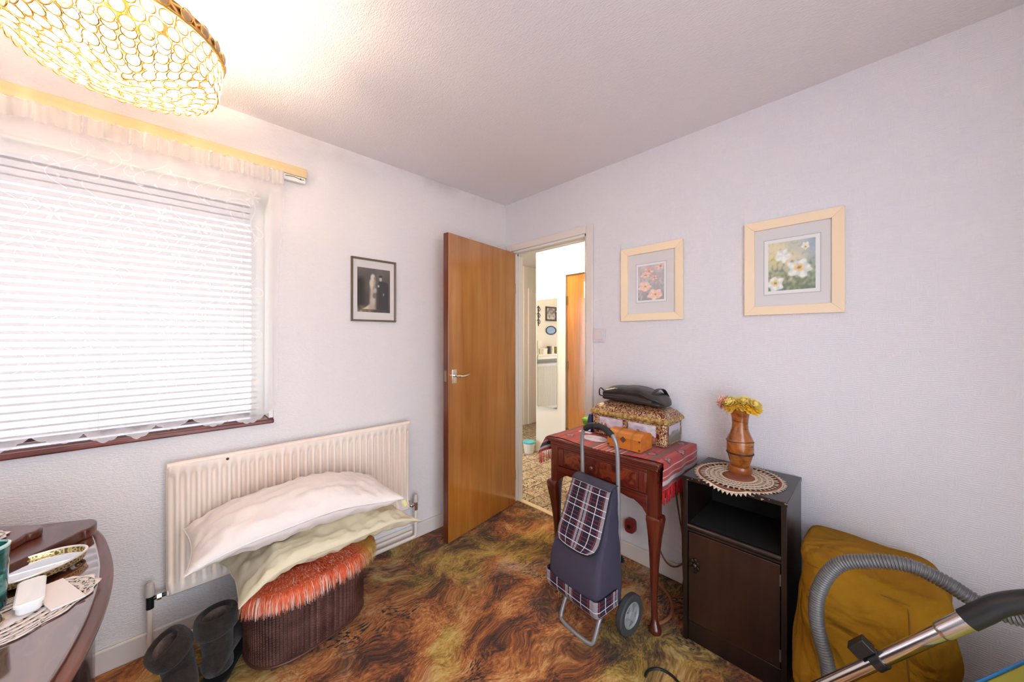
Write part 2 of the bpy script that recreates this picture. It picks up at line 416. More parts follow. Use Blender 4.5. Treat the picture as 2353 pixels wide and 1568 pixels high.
for sgn in (1, -1):
    yy = 0.040 if sgn > 0 else 0.0
    hp = part('handle_plate', MB().box(DW - .075, DW - .035, min(yy, yy + .004 * sgn), max(yy, yy + .004 * sgn), 1.015, 1.105), m_chrome, door, bevel=0.0015, label='chrome lever handle plate')
    lv = MB(); lv.tube(catmull([(DW - .055, yy + .003 * sgn, 1.065), (DW - .055, yy + .030 * sgn, 1.065), (DW - .062, yy + .043 * sgn, 1.064), (DW - .09, yy + .046 * sgn, 1.060), (DW - .13, yy + .045 * sgn, 1.064), (DW - .155, yy + .044 * sgn, 1.070)], 6), lambda t: 0.0085 - 0.003 * t, 10)
    part('lever', lv, m_chrome, hp)
    sc = MB()
    for zz in (1.025, 1.095): sc.cyl((DW - .055, yy + .003 * sgn, zz), (DW - .055, yy + .006 * sgn, zz), 0.004, 10)
    part('screw', sc, m_chrome, hp)
part('latch_plate', MB().box(DW + .001, DW + .0025, 0.010, 0.030, 1.03, 1.10), m_brass, door)
for zz in (0.22, 1.70):
    part('hinge', MB().box(-0.006, 0.0, 0.002, 0.038, zz - .04, zz + .04).cyl((-.006, -.004, zz - .04), (-.006, -.004, zz + .04), 0.005, 10), m_brass, door)
hk = MB()
for q in (0.20, 0.50): hk.cyl((q, 0.032, 1.978), (q, 0.032, 1.992), 0.005, 8).sphere((q, 0.032, 1.994), 0.007, 8, 6)
part('coat_pin', hk, m_chrome, door)

# hall door and the far white door
d2 = thing('door_2', 'honey varnished cupboard door beside the hall mirror', 'door', (1.12, D2Y0, 0))
d2['kind'] = 'structure'
part('leaf', MB().box(1.108, 1.145, D2Y0 + .03, D2Y1 - .03, 0.006, D2Z - .03), m_door, d2, bevel=0.0015)
part('lining', MB().box(1.085, 1.2, D2Y1 - .028, D2Y1 + .03, 0, D2Z + .03).box(1.085, 1.2, D2Y0 - .03, D2Y0 + .028, 0, D2Z + .03).box(1.085, 1.2, D2Y0 + .028, D2Y1 - .028, D2Z - .028, D2Z + .03), m_white, d2, bevel=0.003)
for zz in (0.30, 1.02, 1.72):
    part('hinge', MB().box(1.098, 1.108, D2Y1 - .045, D2Y1 - .022, zz - .045, zz + .045).cyl((1.097, D2Y1 - .030, zz - .045), (1.097, D2Y1 - .030, zz + .045), 0.006, 10), m_brass, d2)
part('paper_notice', MB().box(1.105, 1.1075, -0.12, -0.005, 1.73, 1.90), plain('paper_white', C(240, 238, 228), 0.8), d2, label='white paper pinned to the door')
d3 = thing('door_3', 'white painted door at the far end of the hall', 'door', (2.3, 1.58, 0)); d3['kind'] = 'structure'
m_pinkwhite = plain('pinkish_white_paint', C(238, 228, 222), 0.4)
part('leaf', MB().box(2.03, 2.66, 1.575, 1.598, 0.005, 2.0), m_pinkwhite, d3, bevel=0.002)
part('architrave', MB().box(1.95, 2.03, 1.57, 1.6, 0, 2.07).box(2.03, 2.69, 1.57, 1.6, 2.0, 2.07), m_pinkwhite, d3, bevel=0.004)
part('outer_frame', MB().box(1.86, 1.95, 1.585, 1.6, 0, 2.4), m_pinkwhite, d3, bevel=0.004)
# unseen glazed entrance door, added to light the hall
k = Mat('window_glass'); k.nt.nodes.remove(k.b)
gl = k.n('BsdfGlossy', Roughness=0.02); tr = k.n('BsdfTransparent'); mx = k.n('MixShader', Fac=0.06)
k.nt.links.new(tr.outputs[0], mx.inputs[1]); k.nt.links.new(gl.outputs[0], mx.inputs[2]); k.nt.links.new(mx.outputs[0], k.out.inputs[0])
m_pane = k.m
d4 = thing('added_hall_door', 'added unseen white glazed entrance door lighting the hall', 'door', (-.8, .95, 0)); d4['kind'] = 'structure'
part('frame', MB().box(-.82, -.78, .50, .58, 0, 2.05).box(-.82, -.78, 1.32, 1.40, 0, 2.05).box(-.82, -.78, .58, 1.32, 1.97, 2.05).box(-.82, -.78, .58, 1.32, 0, .12), m_white, d4, bevel=0.003)
part('pane', MB().box(-.803, -.797, .58, 1.32, .12, 1.97), m_pane, d4)

w2 = thing('added_fill_window', 'added white framed garden doors behind the viewer, giving fill daylight', 'window', (-2.1, RY0 - .05, 0)); w2['kind'] = 'structure'  # unseen doors, added as daylight fill from behind the viewer
ya, yb = RY0 - .07, RY0 - .03
part('window_frame', MB().box(-2.93, -2.87, ya, yb, 0, 2.22).box(-1.06, -1.0, ya, yb, 0, 2.22).box(-2.13, -2.07, ya, yb, .07, 2.16).box(-2.87, -1.06, ya, yb, 0, .07).box(-2.87, -1.06, ya, yb, 2.16, 2.22), m_white, w2, bevel=.003)
for xa, xb in ((-2.87, -2.13), (-2.07, -1.06)): part('pane', MB().box(xa, xb, RY0 - .053, RY0 - .047, .07, 2.16), m_pane, w2)
struct('ground_rear', MB().box(-8, 4, -9, RY0 - .1, -.3, -.2), plain('rear_paving', C(212, 204, 204), .95), 'pale paving outside the added garden doors, bouncing daylight in', cat='ground')  # kept pale so it bounces daylight through the added doors
# ------------------------------------------------------------------ window with sill, frame and panes
m_hardwood = wood('hardwood_frame', [C(58, 28, 18), C(88, 46, 32), C(110, 62, 46)], 1.0, 'X', 0.4, 0.2)
win = thing('window_1', 'brown hardwood window behind the net curtain', 'window', (-2.19, .2, WZ0)); win['kind'] = 'structure'
y0, y1 = 0.17, 0.225
f = MB().box(WX0, WX0 + .06, y0, y1, WZ0, WZ1).box(WX1 - .06, WX1, y0, y1, WZ0, WZ1).box(WX0, WX1, y0, y1, WZ0, WZ0 + .032).box(WX0, WX1, y0, y1, WZ1 - .075, WZ1)
part('window_frame', f, m_hardwood, win, bevel=0.003)
part('pane', MB().box(WX0 + .06, WX1 - .06, .196, .202, WZ0 + .032, WZ1 - .075), m_pane, win)
part('reveal_trim', MB().box(WX1 - .02, WX1 - .0005, 0.002, .17, WZ0 + .02, WZ1).box(WX1 - .075, WX1 - .02, .125, .17, WZ0 + .02, WZ1 - .012).box(WX0 + .0005, WX0 + .02, 0.002, .17, WZ0 + .02, WZ1).box(WX0 + .02, WX1 - .02, 0.002, .17, WZ1 - .012, WZ1 - .0005), m_white, win, bevel=0.002)
k = Mat('red_sill_gloss', rough=0.28); k.set(Base_Color=k.ramp(k.noise(k.obj(), 14, 4), [(0.3, C(92, 34, 26)), (0.7, C(128, 58, 46))]), Coat_Weight=0.3)
part('sill_board', MB().box(WX0, WX1, -0.018, .17, WZ0 - .004, WZ0 + .018), k.m, win, bevel=0.006, seg=3, label='dark red glossy window sill')

# ------------------------------------------------------------------ venetian blind
m_slat = plain('white_slat', C(226, 218, 216), 0.45)
m_cord = plain('white_cord', C(230, 228, 226), 0.8)
bl = thing('venetian_blind', 'white venetian blind with open slats inside the window recess', 'blind', (-2.19, .08, WZ1))
bx0, bx1 = WX0 + .03, WX1 - .055
part('headrail', MB().box(bx0, bx1, .040, .090, 1.984, 2.032), m_slat, bl, bevel=0.003)
sw, pitch, tilt = 0.036, 0.0295, math.radians(-22)
smb = MB()
def slat_pt(u, v):
    a = (v - .5) * sw; c = 0.003 * (1 - (2 * v - 1) ** 2)
    y = a * math.cos(tilt) - c * math.sin(tilt); z = a * math.sin(tilt) + c * math.cos(tilt)
    return (bx0 + .006 + u * (bx1 - bx0 - .012), y, z)
smb.grid(slat_pt, 1, 5)
slat_me = smb.mesh('slat')
nsl = 36
for i in range(nsl):
    o = lobj('slat', slat_me, m_slat if i == 0 else None, bl, sharp=0)
    o.location = (0, .075, 1.958 - pitch * i)
zb = 1.958 - pitch * nsl
part('bottom_rail', MB().box(bx0 + .006, bx1 - .006, .060, .092, zb - .004, zb + .010), m_slat, bl, bevel=0.003)
for xx in (-2.62, -2.19, -1.78):
    c = MB()
    for yy in (.0565, .0935): c.tube([(xx, yy, 1.984), (xx, yy, zb)], 0.0009, 5)
    part('ladder_cord', c, m_cord, bl)
c = MB().tube([(-1.72, .05, 1.99), (-1.722, .05, 1.6), (-1.72, .05, 1.25)], 0.0022, 6)
part('tilt_wand', c, m_cord, bl)

# ------------------------------------------------------------------ curtain rail and net curtain
m_rail = wood('cream_batten', [C(220, 190, 138), C(230, 204, 154), C(236, 212, 168)], 0.6, 'X', 0.45, 0.1, 0.4, 0.03)
r = thing('curtain_rail', 'cream wooden curtain batten with white track above the window', 'curtain rail', (-2.2, -.02, 2.15))
part('batten', MB().box(-2.97, -1.462, -.034, -.0005, 2.158, 2.206), m_rail, r, bevel=0.002)
part('track', MB().box(-2.95, -1.468, -.030, -.012, 2.128, 2.157), m_white, r, bevel=0.002)
part('track_cord', MB().tube(catmull([(-1.56, -.033, 2.146), (-1.52, -.034, 2.149), (-1.49, -.033, 2.143), (-1.475, -.0335, 2.146)], 5), .0016, 6).sphere((-1.492, -.034, 2.145), .004, 8, 6), plain('grey_metal', C(120, 116, 112), .4, 1.0), r)
def sheer(name, op, col, hi=None):
    k = Mat(name); k.nt.nodes.remove(k.b)
    di = k.n('BsdfDiffuse', Color=col); tl = k.n('BsdfTranslucent', Color=col); a = k.n('MixShader', Fac=0.5)
    k.nt.links.new(di.outputs[0], a.inputs[1]); k.nt.links.new(tl.outputs[0], a.inputs[2])
    tr = k.n('BsdfTransparent', Color=(1, 1, 1, 1))
    if hi:
        v = k.sep(k.uv())[1]
        fac = k.ramp(v, hi)
    else: fac = op
    b = k.n('MixShader'); k.put(b.inputs[0], fac)
    k.nt.links.new(tr.outputs[0], b.inputs[1]); k.nt.links.new(a.outputs[0], b.inputs[2]); k.nt.links.new(b.outputs[0], k.out.inputs[0])
    return k.m
g = lambda q: (q, q, q, 1)
m_net = sheer('net_voile', 0.4, C(244, 238, 236), [(0.0, g(.72)), (0.022, g(.66)), (0.034, g(.42)), (0.90, g(.42)), (0.945, g(.55)), (0.95, g(.80)), (1.0, g(.85))])
m_emb = sheer('net_embroidery', 0.55, C(246, 238, 234))
CT, CY = 2.150, -0.062
def fold(x, v):
    a = 0.007 * math.sin(x * 52 + 0.6 * math.sin(x * 13)) + 0.006 * math.sin(x * 23 + 1.3)
    return a * (0.55 + 0.45 * (1 - v)) - 0.004 * (1 - v)
def hem(x):
    a = abs(math.sin(PI * (x + 0.03 * math.sin(9 * x)) / 0.118))
    return 0.963 - 0.034 * a - 0.012 * math.sin(x * 17) - 0.006 * abs(math.sin(PI * x / 0.0295))
def net_pt(u, v):
    xr = -1.574 - 0.037 * (1 - v) + 0.006 * math.sin(v * 9)
    x = -2.79 + u * (xr + 2.79)
    zl = hem(x); z = zl + (CT - zl) * v
    y = CY + fold(x, v)
    if v > 0.93: y += 0.006 * math.sin(x * 160) * min(1, (v - .93) / .03)
    return (x, y, z)
cu = thing('net_curtain', 'sheer white embroidered net curtain with scalloped hem over the window', 'curtain', (-2.19, CY, CT))
net = part('voile', MB().grid(net_pt, 420, 60), m_net, cu)
hd = MB().grid(lambda u, v: (-2.79 + u * 1.216, CY - .009 + 0.006 * math.sin(u * 190 + 1) + .003 * math.sin(u * 71), 2.085 + v * 0.062 - 0.008 * abs(math.sin(u * 60))), 420, 4)
part('gathered_heading', hd, sheer('net_heading', 0.32, C(248, 240, 234)), cu)
# embroidered vines: ribbons, curls, leaves and blossoms standing on the voile
em = MB(); rnd = random.Random(11)
def on_net(x, z):
    x = max(-2.78, min(x, -1.605))
    v = max(0, min(1, (z - .95) / (CT - .95)))
    return Vector((x, CY + fold(x, v) - 0.0035, z))
def ribbon(pts, w):
    pts = [Vector((p[0], p[1], 0)) for p in pts]; vs = []; fs = []
    for i, p in enumerate(pts):
        t = (pts[min(i + 1, len(pts) - 1)] - pts[max(0, i - 1)]).normalized(); nn = Vector((-t.y, t.x, 0)) * w * .5
        for q in (p + nn, p - nn): vs.append(on_net(q.x, q.y))
    for i in range(len(pts) - 1): fs.append((2 * i, 2 * i + 1, 2 * i + 3, 2 * i + 2))
    em.add(vs, fs)
def petal(cx, cz, a, l, w):
    n = 9; vs = [on_net(cx, cz)]
    for i in range(n):
        t = i / (n - 1); s = math.sin(PI * t)
        b = (t - .5) * 2
        rr = l * (1 - (abs(b)) ** 2.2 * .75); aa = a + b * w
        vs.append(on_net(cx + rr * math.cos(aa), cz + rr * math.sin(aa)))
    em.add(vs, [tuple(range(n + 1))])
def blossom(cx, cz, r, n=6):
    for i in range(n): petal(cx, cz, 2 * PI * i / n + rnd.random() * .3, r * rnd.uniform(.8, 1.1), .34)
for i in range(10):
    x0 = -2.70 + 0.108 * i + rnd.uniform(-.02, .02)
    for j in range(4):
        z0 = 1.10 + 0.26 * j + rnd.uniform(-.05, .05) + (0.13 if i % 2 else 0)
        if z0 > 1.98: continue
        s = rnd.choice((-1, 1))
        ribbon([(x0 + s * (.05 * math.sin(t * 5)), z0 + .16 * t) for t in np.linspace(0, 1, 16)], .0034)
        R0 = rnd.uniform(.025, .045)
        for sg in (s, -s):
            ribbon([(x0 + sg * (.055 + R0 * (1 - a / 7.5) * -math.cos(a)), z0 + .07 + R0 * (1 - a / 7.5) * math.sin(a)) for a in np.linspace(0, 5.0, 22)], .003)
            petal(x0 + sg * .06, z0 + .10, rnd.uniform(0, 6), .022, .45); petal(x0 + sg * .02, z0 + .03, rnd.uniform(0, 6), .020, .45)
        if (i + j) % 2 == 0: blossom(x0 + s * .03, z0 + .17, .034)
blossom(-1.70, 1.985, .036, 7); ribbon([(-1.70 + .01 * math.sin(9 * t), 1.97 - .22 * t) for t in np.linspace(0, 1, 12)], .0035)
ribbon([(-1.755 + .045 * math.cos(a), 1.93 + .03 * math.sin(a)) for a in np.linspace(0, 3.0, 14)], .0035)
part('embroidery', em, m_emb, cu, sharp=0)

# ------------------------------------------------------------------ radiator
def rad_mat():
    k = Mat('radiator_enamel', rough=0.38); k.set(Base_Color=k.ramp(k.noise(k.obj(), 3, 4), [(0.3, C(240, 218, 202)), (0.7, C(247, 232, 218))])); return k.m
m_rad = rad_mat()
def radiator(th, x0, x1, z0, z1, yb, yf, pitch, mat):
    """pressed steel panel: flutes run between a top and a bottom roll"""
    mb = MB(); n = int((x1 - x0) / pitch); per = 10; nx = n * per
    zs = [(z0, 0), (z0 + .012, 1), (z0 + .040, 1), (z0 + .058, 2), (z0 + .075, 3), (z1 - .075, 3), (z1 - .058, 2), (z1 - .040, 1), (z1 - .012, 1), (z1, 0)]
    d = yf - yb
    def fn(u, v):
        x = x0 + u * (x1 - x0); i = int(round(v * (len(zs) - 1))); z, m = zs[i]
        fl = 0.5 + 0.5 * math.cos(2 * PI * (u * n)); fl = max(0.0, min(1.0, (fl - .18) / .64)); fl = fl * fl * (3 - 2 * fl)
        e = min(1, min(u, 1 - u) * (x1 - x0) / .012)
        full = 1.0
        dep = {0: 0.35, 1: 1.0, 2: 0.45 + .55 * fl, 3: 0.22 + .78 * fl}[m]
        dep = dep * e + (0.2) * (1 - e)
        return (x, yb + d * dep, z)
    mb.grid(fn, nx, len(zs) - 1)
    part('panel', mb, mat, th, sharp=60)
    part('back_panel', MB().box(x0 + .006, x1 - .006, yb - (.006 if d > 0 else -.006), yb, z0 + .01, z1 - .01) if d < 0 else MB().box(x0 + .006, x1 - .006, yb, yb + .004, z0 + .01, z1 - .01), mat, th)
    mb = MB().tube([(x0 + .004, yb + d * .42, z1 - .012), (x1 - .004, yb + d * .42, z1 - .012)], 0.014, 12).tube([(x0 + .004, yb + d * .42, z0 + .014), (x1 - .004, yb + d * .42, z0 + .014)], 0.014, 12)
    part('header_roll', mb, mat, th)
rd = thing('radiator', 'long cream panel radiator under the window', 'radiator', (-1.45, -.06, .23))
radiator(rd, -1.995, -0.892, .238, .792, -.050, -.084, .0335, m_rad)
part('vent_plug', MB().cyl((-1.795, -.072, .772), (-1.795, -.0855, .772), .006, 10), plain('dark_hole', C(70, 50, 36), .6), rd, label='small dark air vent')
m_black = plain('black_plastic', C(28, 27, 28), .35)
m_cap = plain('cream_cap', C(206, 196, 184), .5)
for sx, xe in ((-1, -1.995), (1, -.892)):
    xv = xe + sx * .046
    va = part('valve', MB().cyl((xe, -.062, .252), (xv, -.062, .252), .008, 12).cyl((xv, -.062, .215), (xv, -.062, .268), .0125, 14), m_chrome if sx > 0 else m_black, rd)
    part('valve_nut', MB().cyl((xe + sx * .012, -.062, .252), (xe + sx * .026, -.062, .252), .0135, 6), m_chrome, va)
    part('valve_cap', MB().lathe([(.0145, .266), (.016, .275), (.0135, .305), (.010, .316)], 14, (xv, -.062, 0)), m_cap, va)
    pp = MB().tube(catmull([(xv, -.062, .216), (xv, -.062, .12), (xv, -.061, .065), (xv - sx * .012, -.058, .045), (xv - sx * .06, -.055, .042), (xv - sx * .2, -.052, .042)], 6), .009, 10)
    part('pipe_drop', pp, m_rad, rd)
part('floor_pipe', MB().tube([(-1.84, -.052, .042), (-1.045, -.052, .042)], .009, 10).tube([(-1.84, -.036, .070), (-.86, -.036, .070)], .0075, 10), m_rad, rd)
for xx in (-1.70, -1.16): part('pipe_clip', MB().box(xx, xx + .015, -.062, -.03, .036, .085), m_rad, rd)

# ------------------------------------------------------------------ pictures
def lerpc(a, b, t):
    t = max(0.0, min(1.0, t)); return tuple(x + (y - x) * t for x, y in zip(a, b))
def wallp(wall, u, v, n):
    return (u, -n, v) if wall == 'L' else (-n, -u, v)
def picture(th, wall, u0, u1, z0, z1, fw, fd, fmat, mw, mmat, paint, nu, nv, lines=None, wash=0.0):
    """frame of four mitred bars, mount, print and glazing; u runs left to right along the wall"""
    P = lambda u, v, n: wallp(wall, u, v, n)
    fr = MB()
    o = [(u0, z0), (u1, z0), (u1, z1), (u0, z1)]; i_ = [(u0 + fw, z0 + fw), (u1 - fw, z0 + fw), (u1 - fw, z1 - fw), (u0 + fw, z1 - fw)]
    for q in range(4):
        a, b, c, d = o[q], o[(q + 1) % 4], i_[(q + 1) % 4], i_[q]
        vs = [P(*a, .001), P(*b, .001), P(*c, .001), P(*d, .001), P(*a, fd), P(*b, fd), P(*c, fd * .8), P(*d, fd * .8)]
        m = MB().add(vs, [(0, 3, 2, 1), (4, 5, 6, 7), (0, 1, 5, 4), (1, 2, 6, 5), (2, 3, 7, 6), (3, 0, 4, 7)])
        part('frame_bar', m, fmat, th, bevel=0.0012)
    m = MB().add([P(*i_[0], .0045), P(*i_[1], .0045), P(*i_[2], .0045), P(*i_[3], .0045), P(*i_[0], .001), P(*i_[1], .001), P(*i_[2], .001), P(*i_[3], .001)],
                 [(0, 1, 2, 3), (4, 7, 6, 5), (0, 4, 5, 1), (1, 5, 6, 2), (2, 6, 7, 3), (3, 7, 4, 0)])
    mo = part('mount', m, mmat, th)
    a0, a1, b0, b1 = u0 + fw + mw[0], u1 - fw - mw[1], z0 + fw + mw[2], z1 - fw - mw[3]
    if lines:
        for off, wd, mt in lines:
            l = MB(); oo = [(a0 - off, b0 - off), (a1 + off, b0 - off), (a1 + off, b1 + off), (a0 - off, b1 + off)]
            w2 = off - wd; ii = [(a0 - w2, b0 - w2), (a1 + w2, b0 - w2), (a1 + w2, b1 + w2), (a0 - w2, b1 + w2)]
            for q in range(4): l.add([P(*oo[q], .0049), P(*oo[(q + 1) % 4], .0049), P(*ii[(q + 1) % 4], .0049), P(*ii[q], .0049)], [(0, 1, 2, 3)])
            part('mount_line', l, mt, mo)
    g = MB().grid(lambda u, v: P(a0 + u * (a1 - a0), b0 + v * (b1 - b0), .0053), nu, nv)
    g.c = [lin(lerpc(paint(u, v), (1, 1, 1), wash)) for (u, v) in g.uv]
    part('print', g, m_print, th, sharp=0)
    m = MB().add([P(*i_[0], .0085), P(*i_[1], .0085), P(*i_[2], .0085), P(*i_[3], .0085)], [(0, 1, 2, 3)])
    part('glazing', m, m_pane, th)
m_print = attr_mat('printed_paper', 0.55)
def rgb(r, g, b): return (r / 255, g / 255, b / 255)
def flower(u, v, cx, cy, r, sq=1.0, n=5, ph=0.0):
    du, dv = (u - cx), (v - cy) / sq; d = math.hypot(du, dv); a = math.atan2(dv, du)
    rad = r * (0.86 + 0.10 * math.cos(n * a + ph) + 0.22 * N3(cx * 9 + 2 * math.cos(a), cy * 9 + 2 * math.sin(a), ph))
    return d / max(rad, 1e-4), a
def paint_white(u, v):
    n1 = N3(u * 4, v * 4, 1.5); n2 = N3(u * 13, v * 13, 4.2); n3 = N3(u * 30, v * 30, 8.0)
    c = lerpc(rgb(226, 214, 172), rgb(150, 172, 190), (u - .45 + .25 * n1) * 1.6 + (v - .7) * .5)
    c = lerpc(c, rgb(128, 146, 96), max(0, min(1, (0.72 - v + .3 * n1) * 2.2)) * (0.75 + .5 * n2))
    c = lerpc(c, rgb(78, 98, 66), max(0, (0.5 - v + .5 * n2)) * 1.3)
    c = lerpc(c, rgb(214, 206, 116), max(0, .8 - math.hypot(u - .1, (v - .66)) * 3.2) * (0.7 + n2))
    c = lerpc(c, rgb(92, 108, 104), max(0, n2 - .1) * 1.1 * (1 if v < .6 else .4))
    for (cx, cy, r, sq, ct, ph) in ((.33, .72, .20, .8, None, 1.0), (.80, .86, .10, .9, (.0, -.02), 2.0), (.16, .14, .23, .8, (0.0, 0.02), 3.0), (.67, .42, .30, .72, (0.0, .02), .4)):
        t, a = flower(u, v, cx, cy, r, sq, 5, ph)
        if t < 1:
            w = lerpc(rgb(250, 250, 244), rgb(216, 222, 214), 0.5 + .9 * n2 + .5 * math.cos(5 * a + ph + 2.2) * .6)
            c = lerpc(c, w, min(1, (1 - t) * 6))
            if ct:
                d = math.hypot(u - cx - ct[0], (v - cy - ct[1]) / sq) / r
                if d < .42: c = lerpc(c, rgb(232, 186, 84), min(1, (.42 - d) * 6) * (0.8 + n3))
                if d < .14: c = lerpc(c, rgb(120, 112, 50), .8)
    return lerpc(c, rgb(255, 255, 250), max(0, n3) * .15)
def paint_pink(u, v):
    n1 = N3(u * 4 + 7, v * 4, 2.5); n2 = N3(u * 12, v * 14 + 3, 5.2); n3 = N3(u * 30, v * 34, 9.0)
    c = lerpc(rgb(196, 184, 184), rgb(156, 148, 152), .5 + n1)
    c = lerpc(c, rgb(112, 108, 114), max(0, (.62 - v) * 1.0 + .8 * n2))
    c = lerpc(c, rgb(168, 172, 160), max(0, n2 * .9) * (1 if u > .5 else .4))
    c = lerpc(c, rgb(216, 196, 196), max(0, (v - .6)) * 1.0)
    for (cx, cy, r, sq, col, ph, ct) in ((.42, .83, .20, .5, rgb(232, 130, 122), 1.0, 0), (.85, .93, .2, .5, rgb(228, 178, 164), 4.0, 0), (.28, .72, .20, .42, rgb(238, 178, 150), 2.2, 0), (.62, .63, .15, .5, rgb(240, 150, 140), 3.0, 0), (.27, .40, .31, .5, rgb(244, 190, 168), .6, 1), (.66, .15, .34, .5, rgb(246, 188, 164), 1.9, 1)):
        t, a = flower(u, v, cx, cy, r, sq * 1.1, 5, ph)
        if t < 1:
            w = lerpc(col, rgb(252, 226, 208), .35 + .9 * n2 + .4 * math.cos(5 * a + ph))
            w = lerpc(w, rgb(214, 104, 88), max(0, n3) * .6)
            c = lerpc(c, w, min(1, (1 - t) * 6))
            d = math.hypot(u - cx - .02, (v - cy) / sq) / r
            if ct and d < .36: c = lerpc(c, rgb(240, 190, 96), min(1, (.36 - d) * 6))
            if d < (.13 if ct else .22): c = lerpc(c, rgb(112, 92, 60), .75)
    return c
def paint_wedding(u, v):
    n1 = N3(u * 3, v * 3, 3.3); n2 = N3(u * 9, v * 9, 1.1)
    c = lerpc(rgb(112, 104, 96), rgb(66, 56, 50), .1 + .9 * (1 - v) + .35 * n1)
    if u < .26: c = lerpc(c, rgb(36, 26, 20), min(1, (.26 - u) * 7) * (1 if v < .70 else max(0, .9 - (v - .70) * 8)))
    def blob(cx, cy, rx, ry, col, s=3.0):
        nonlocal c
        d = math.hypot((u - cx) / rx, (v - cy) / ry)
        if d < 1: c = lerpc(c, col, min(1, (1 - d) * s))
    # groom in a dark suit
    if v < .72: 
        w = .17 - .03 * max(0, v - .55) * 5; d = abs(u - .765) / w
        if d < 1 and v > .06: c = lerpc(c, rgb(50, 45, 48), min(1, (1 - d) * 4))
    blob(.70, .775, .050, .060, rgb(196, 184, 170)); blob(.70, .835, .065, .032, rgb(50, 44, 40))
    blob(.79, .42, .028, .036, rgb(160, 150, 140)); blob(.635, .61, .030, .032, rgb(200, 192, 184))
    # bride: pale veil and long dress with a train spreading to the left
    lft = .36 - .06 * max(0, .75 - v) - (.40 * (max(0, .20 - v) / .20) ** 1.5); rgt = .58 + .03 * max(0, .5 - v)
    if .07 < v < .74 and lft < u < rgt:
        e = min(u - lft, rgt - u) * 14
        c = lerpc(c, lerpc(rgb(222, 204, 182), rgb(150, 138, 126), (u - lft) / (rgt - lft) * .9 + n2 * .5), min(1, e))
    blob(.46, .80, .085, .095, rgb(214, 204, 192), 2.4); blob(.515, .775, .034, .050, rgb(158, 138, 124)); blob(.42, .66, .08, .14, rgb(216, 200, 180), 2.0)
    blob(.53, .50, .06, .07, rgb(186, 180, 170), 2.2); blob(.50, .38, .055, .08, rgb(118, 110, 100), 2.0)
    if v < .17 and u < .5: c = lerpc(c, rgb(206, 184, 146), min(1, (.17 - v) * 8 * (.5 - u) * 3) * (0.75 + n2 * 1.2))
    if .89 < u < .94 and v < .68: c = lerpc(c, rgb(32, 26, 20), .7)
    return c
m_gold = Mat('pale_gold_frame', C(248, 226, 194), 0.42); m_gold.set(Metallic=0.1); m_gold.bump(m_gold.noise(m_gold.map(m_gold.obj(), scale=(40, 6, 40)), 6, 3), .06, .001); m_gold = m_gold.m
m_mount = plain('pale_mount', C(226, 222, 222), .7); m_mountline = plain('mount_line_grey', C(176, 176, 180), .7); m_mountin = plain('mount_inner_white', C(240, 240, 240), .7)
p1 = thing('framed_picture', 'smaller pale gold framed print of pink poppies near the doorway', 'picture', (-.01, -1.22, 1.42), group='framed flower prints')
picture(p1, 'R', 1.042, 1.402, 1.418, 1.849, .042, .018, m_gold, (.062, .062, .075, .072), m_mount, paint_pink, 70, 90, [(.014, .0025, m_mountline), (.0115, .0115, m_mountin)], .30)
p2 = thing('framed_picture', 'larger pale gold framed print of white poppies above the dark cabinet', 'picture', (-.01, -1.86, 1.42), group='framed flower prints')
picture(p2, 'R', 1.684, 2.034, 1.424, 1.857, .040, .018, m_gold, (.052, .052, .068, .068), m_mount, paint_white, 90, 100, [(.018, .002, m_mountline), (.014, .014, m_mountin)], .16)
kf = Mat('beaded_frame', rough=.45); kf.set(Base_Color=kf.ramp(kf.wave(kf.obj(), 90, 1, 1, 1, 'DIAGONAL'), [(0.3, C(72, 58, 48)), (0.8, C(150, 128, 104))]), Metallic=.3)
p3 = thing('wedding_photograph', 'old sepia wedding photograph of a couple in a thin dark frame', 'picture', (-1.09, -.01, 1.416))
picture(p3, 'L', -1.229, -.955, 1.416, 1.792, .011, .016, kf.m, (.026, .026, .045, .045), plain('ivory_mount', C(228, 220, 214), .7), paint_wedding, 60, 84)

# ------------------------------------------------------------------ light switch
s = thing('light_switch', 'white rocker light switch beside the doorway', 'light switch', (0, -.883, 1.333))
m_sw = plain('switch_plastic', C(222, 212, 214), .35)
part('plate', MB().box(-.012, -.0005, -.926, -.841, 1.291, 1.375), m_sw, s, bevel=.003)
part('rocker', MB().box(-.0165, -.012, -.913, -.854, 1.306, 1.360), m_sw, s, bevel=.002)

# ------------------------------------------------------------------ crystal ceiling light
CX_, CY_, CR = -2.075, -0.69, 0.21
ch = thing('ceiling_light', 'crystal bead ceiling light with gilt filigree rim, switched on', 'ceiling light', (CX_, CY_, 2.4))
k = Mat('gilt_filigree', rough=.3, metal=1.0)
f = k.voro(k.map(k.obj(), scale=(1, 1, 1)), 55, 'Distance', 'DISTANCE_TO_EDGE')
k.set(Base_Color=k.ramp(f, [(0.0, C(232, 196, 130)), (0.12, C(190, 144, 84)), (0.3, C(96, 62, 34))])); k.bump(f, .8, .004)
m_gilt = k.m
m_gold2 = plain('polished_gilt', C(222, 178, 100), .22, 1.0)
rim = part('rim', MB().lathe([(CR - .004, 2.150), (CR, 2.150), (CR + .002, 2.165), (CR, 2.182), (CR - .004, 2.182), (CR - .004, 2.150)], 96, (CX_, CY_, 0), False, False), m_gilt, ch)
part('rim_wire', MB().tube([(CX_ + (CR + .002) * math.cos(2 * PI * i / 96), CY_ + (CR + .002) * math.sin(2 * PI * i / 96), 2.149) for i in range(96)], .0035, 8, closed=True), m_gold2, rim)
st = MB().cyl((CX_, CY_, 2.18), (CX_, CY_, 2.385), .009, 12).lathe([(.055, 2.399), (.055, 2.388), (.030, 2.372), (.010, 2.366)], 24, (CX_, CY_, 0))
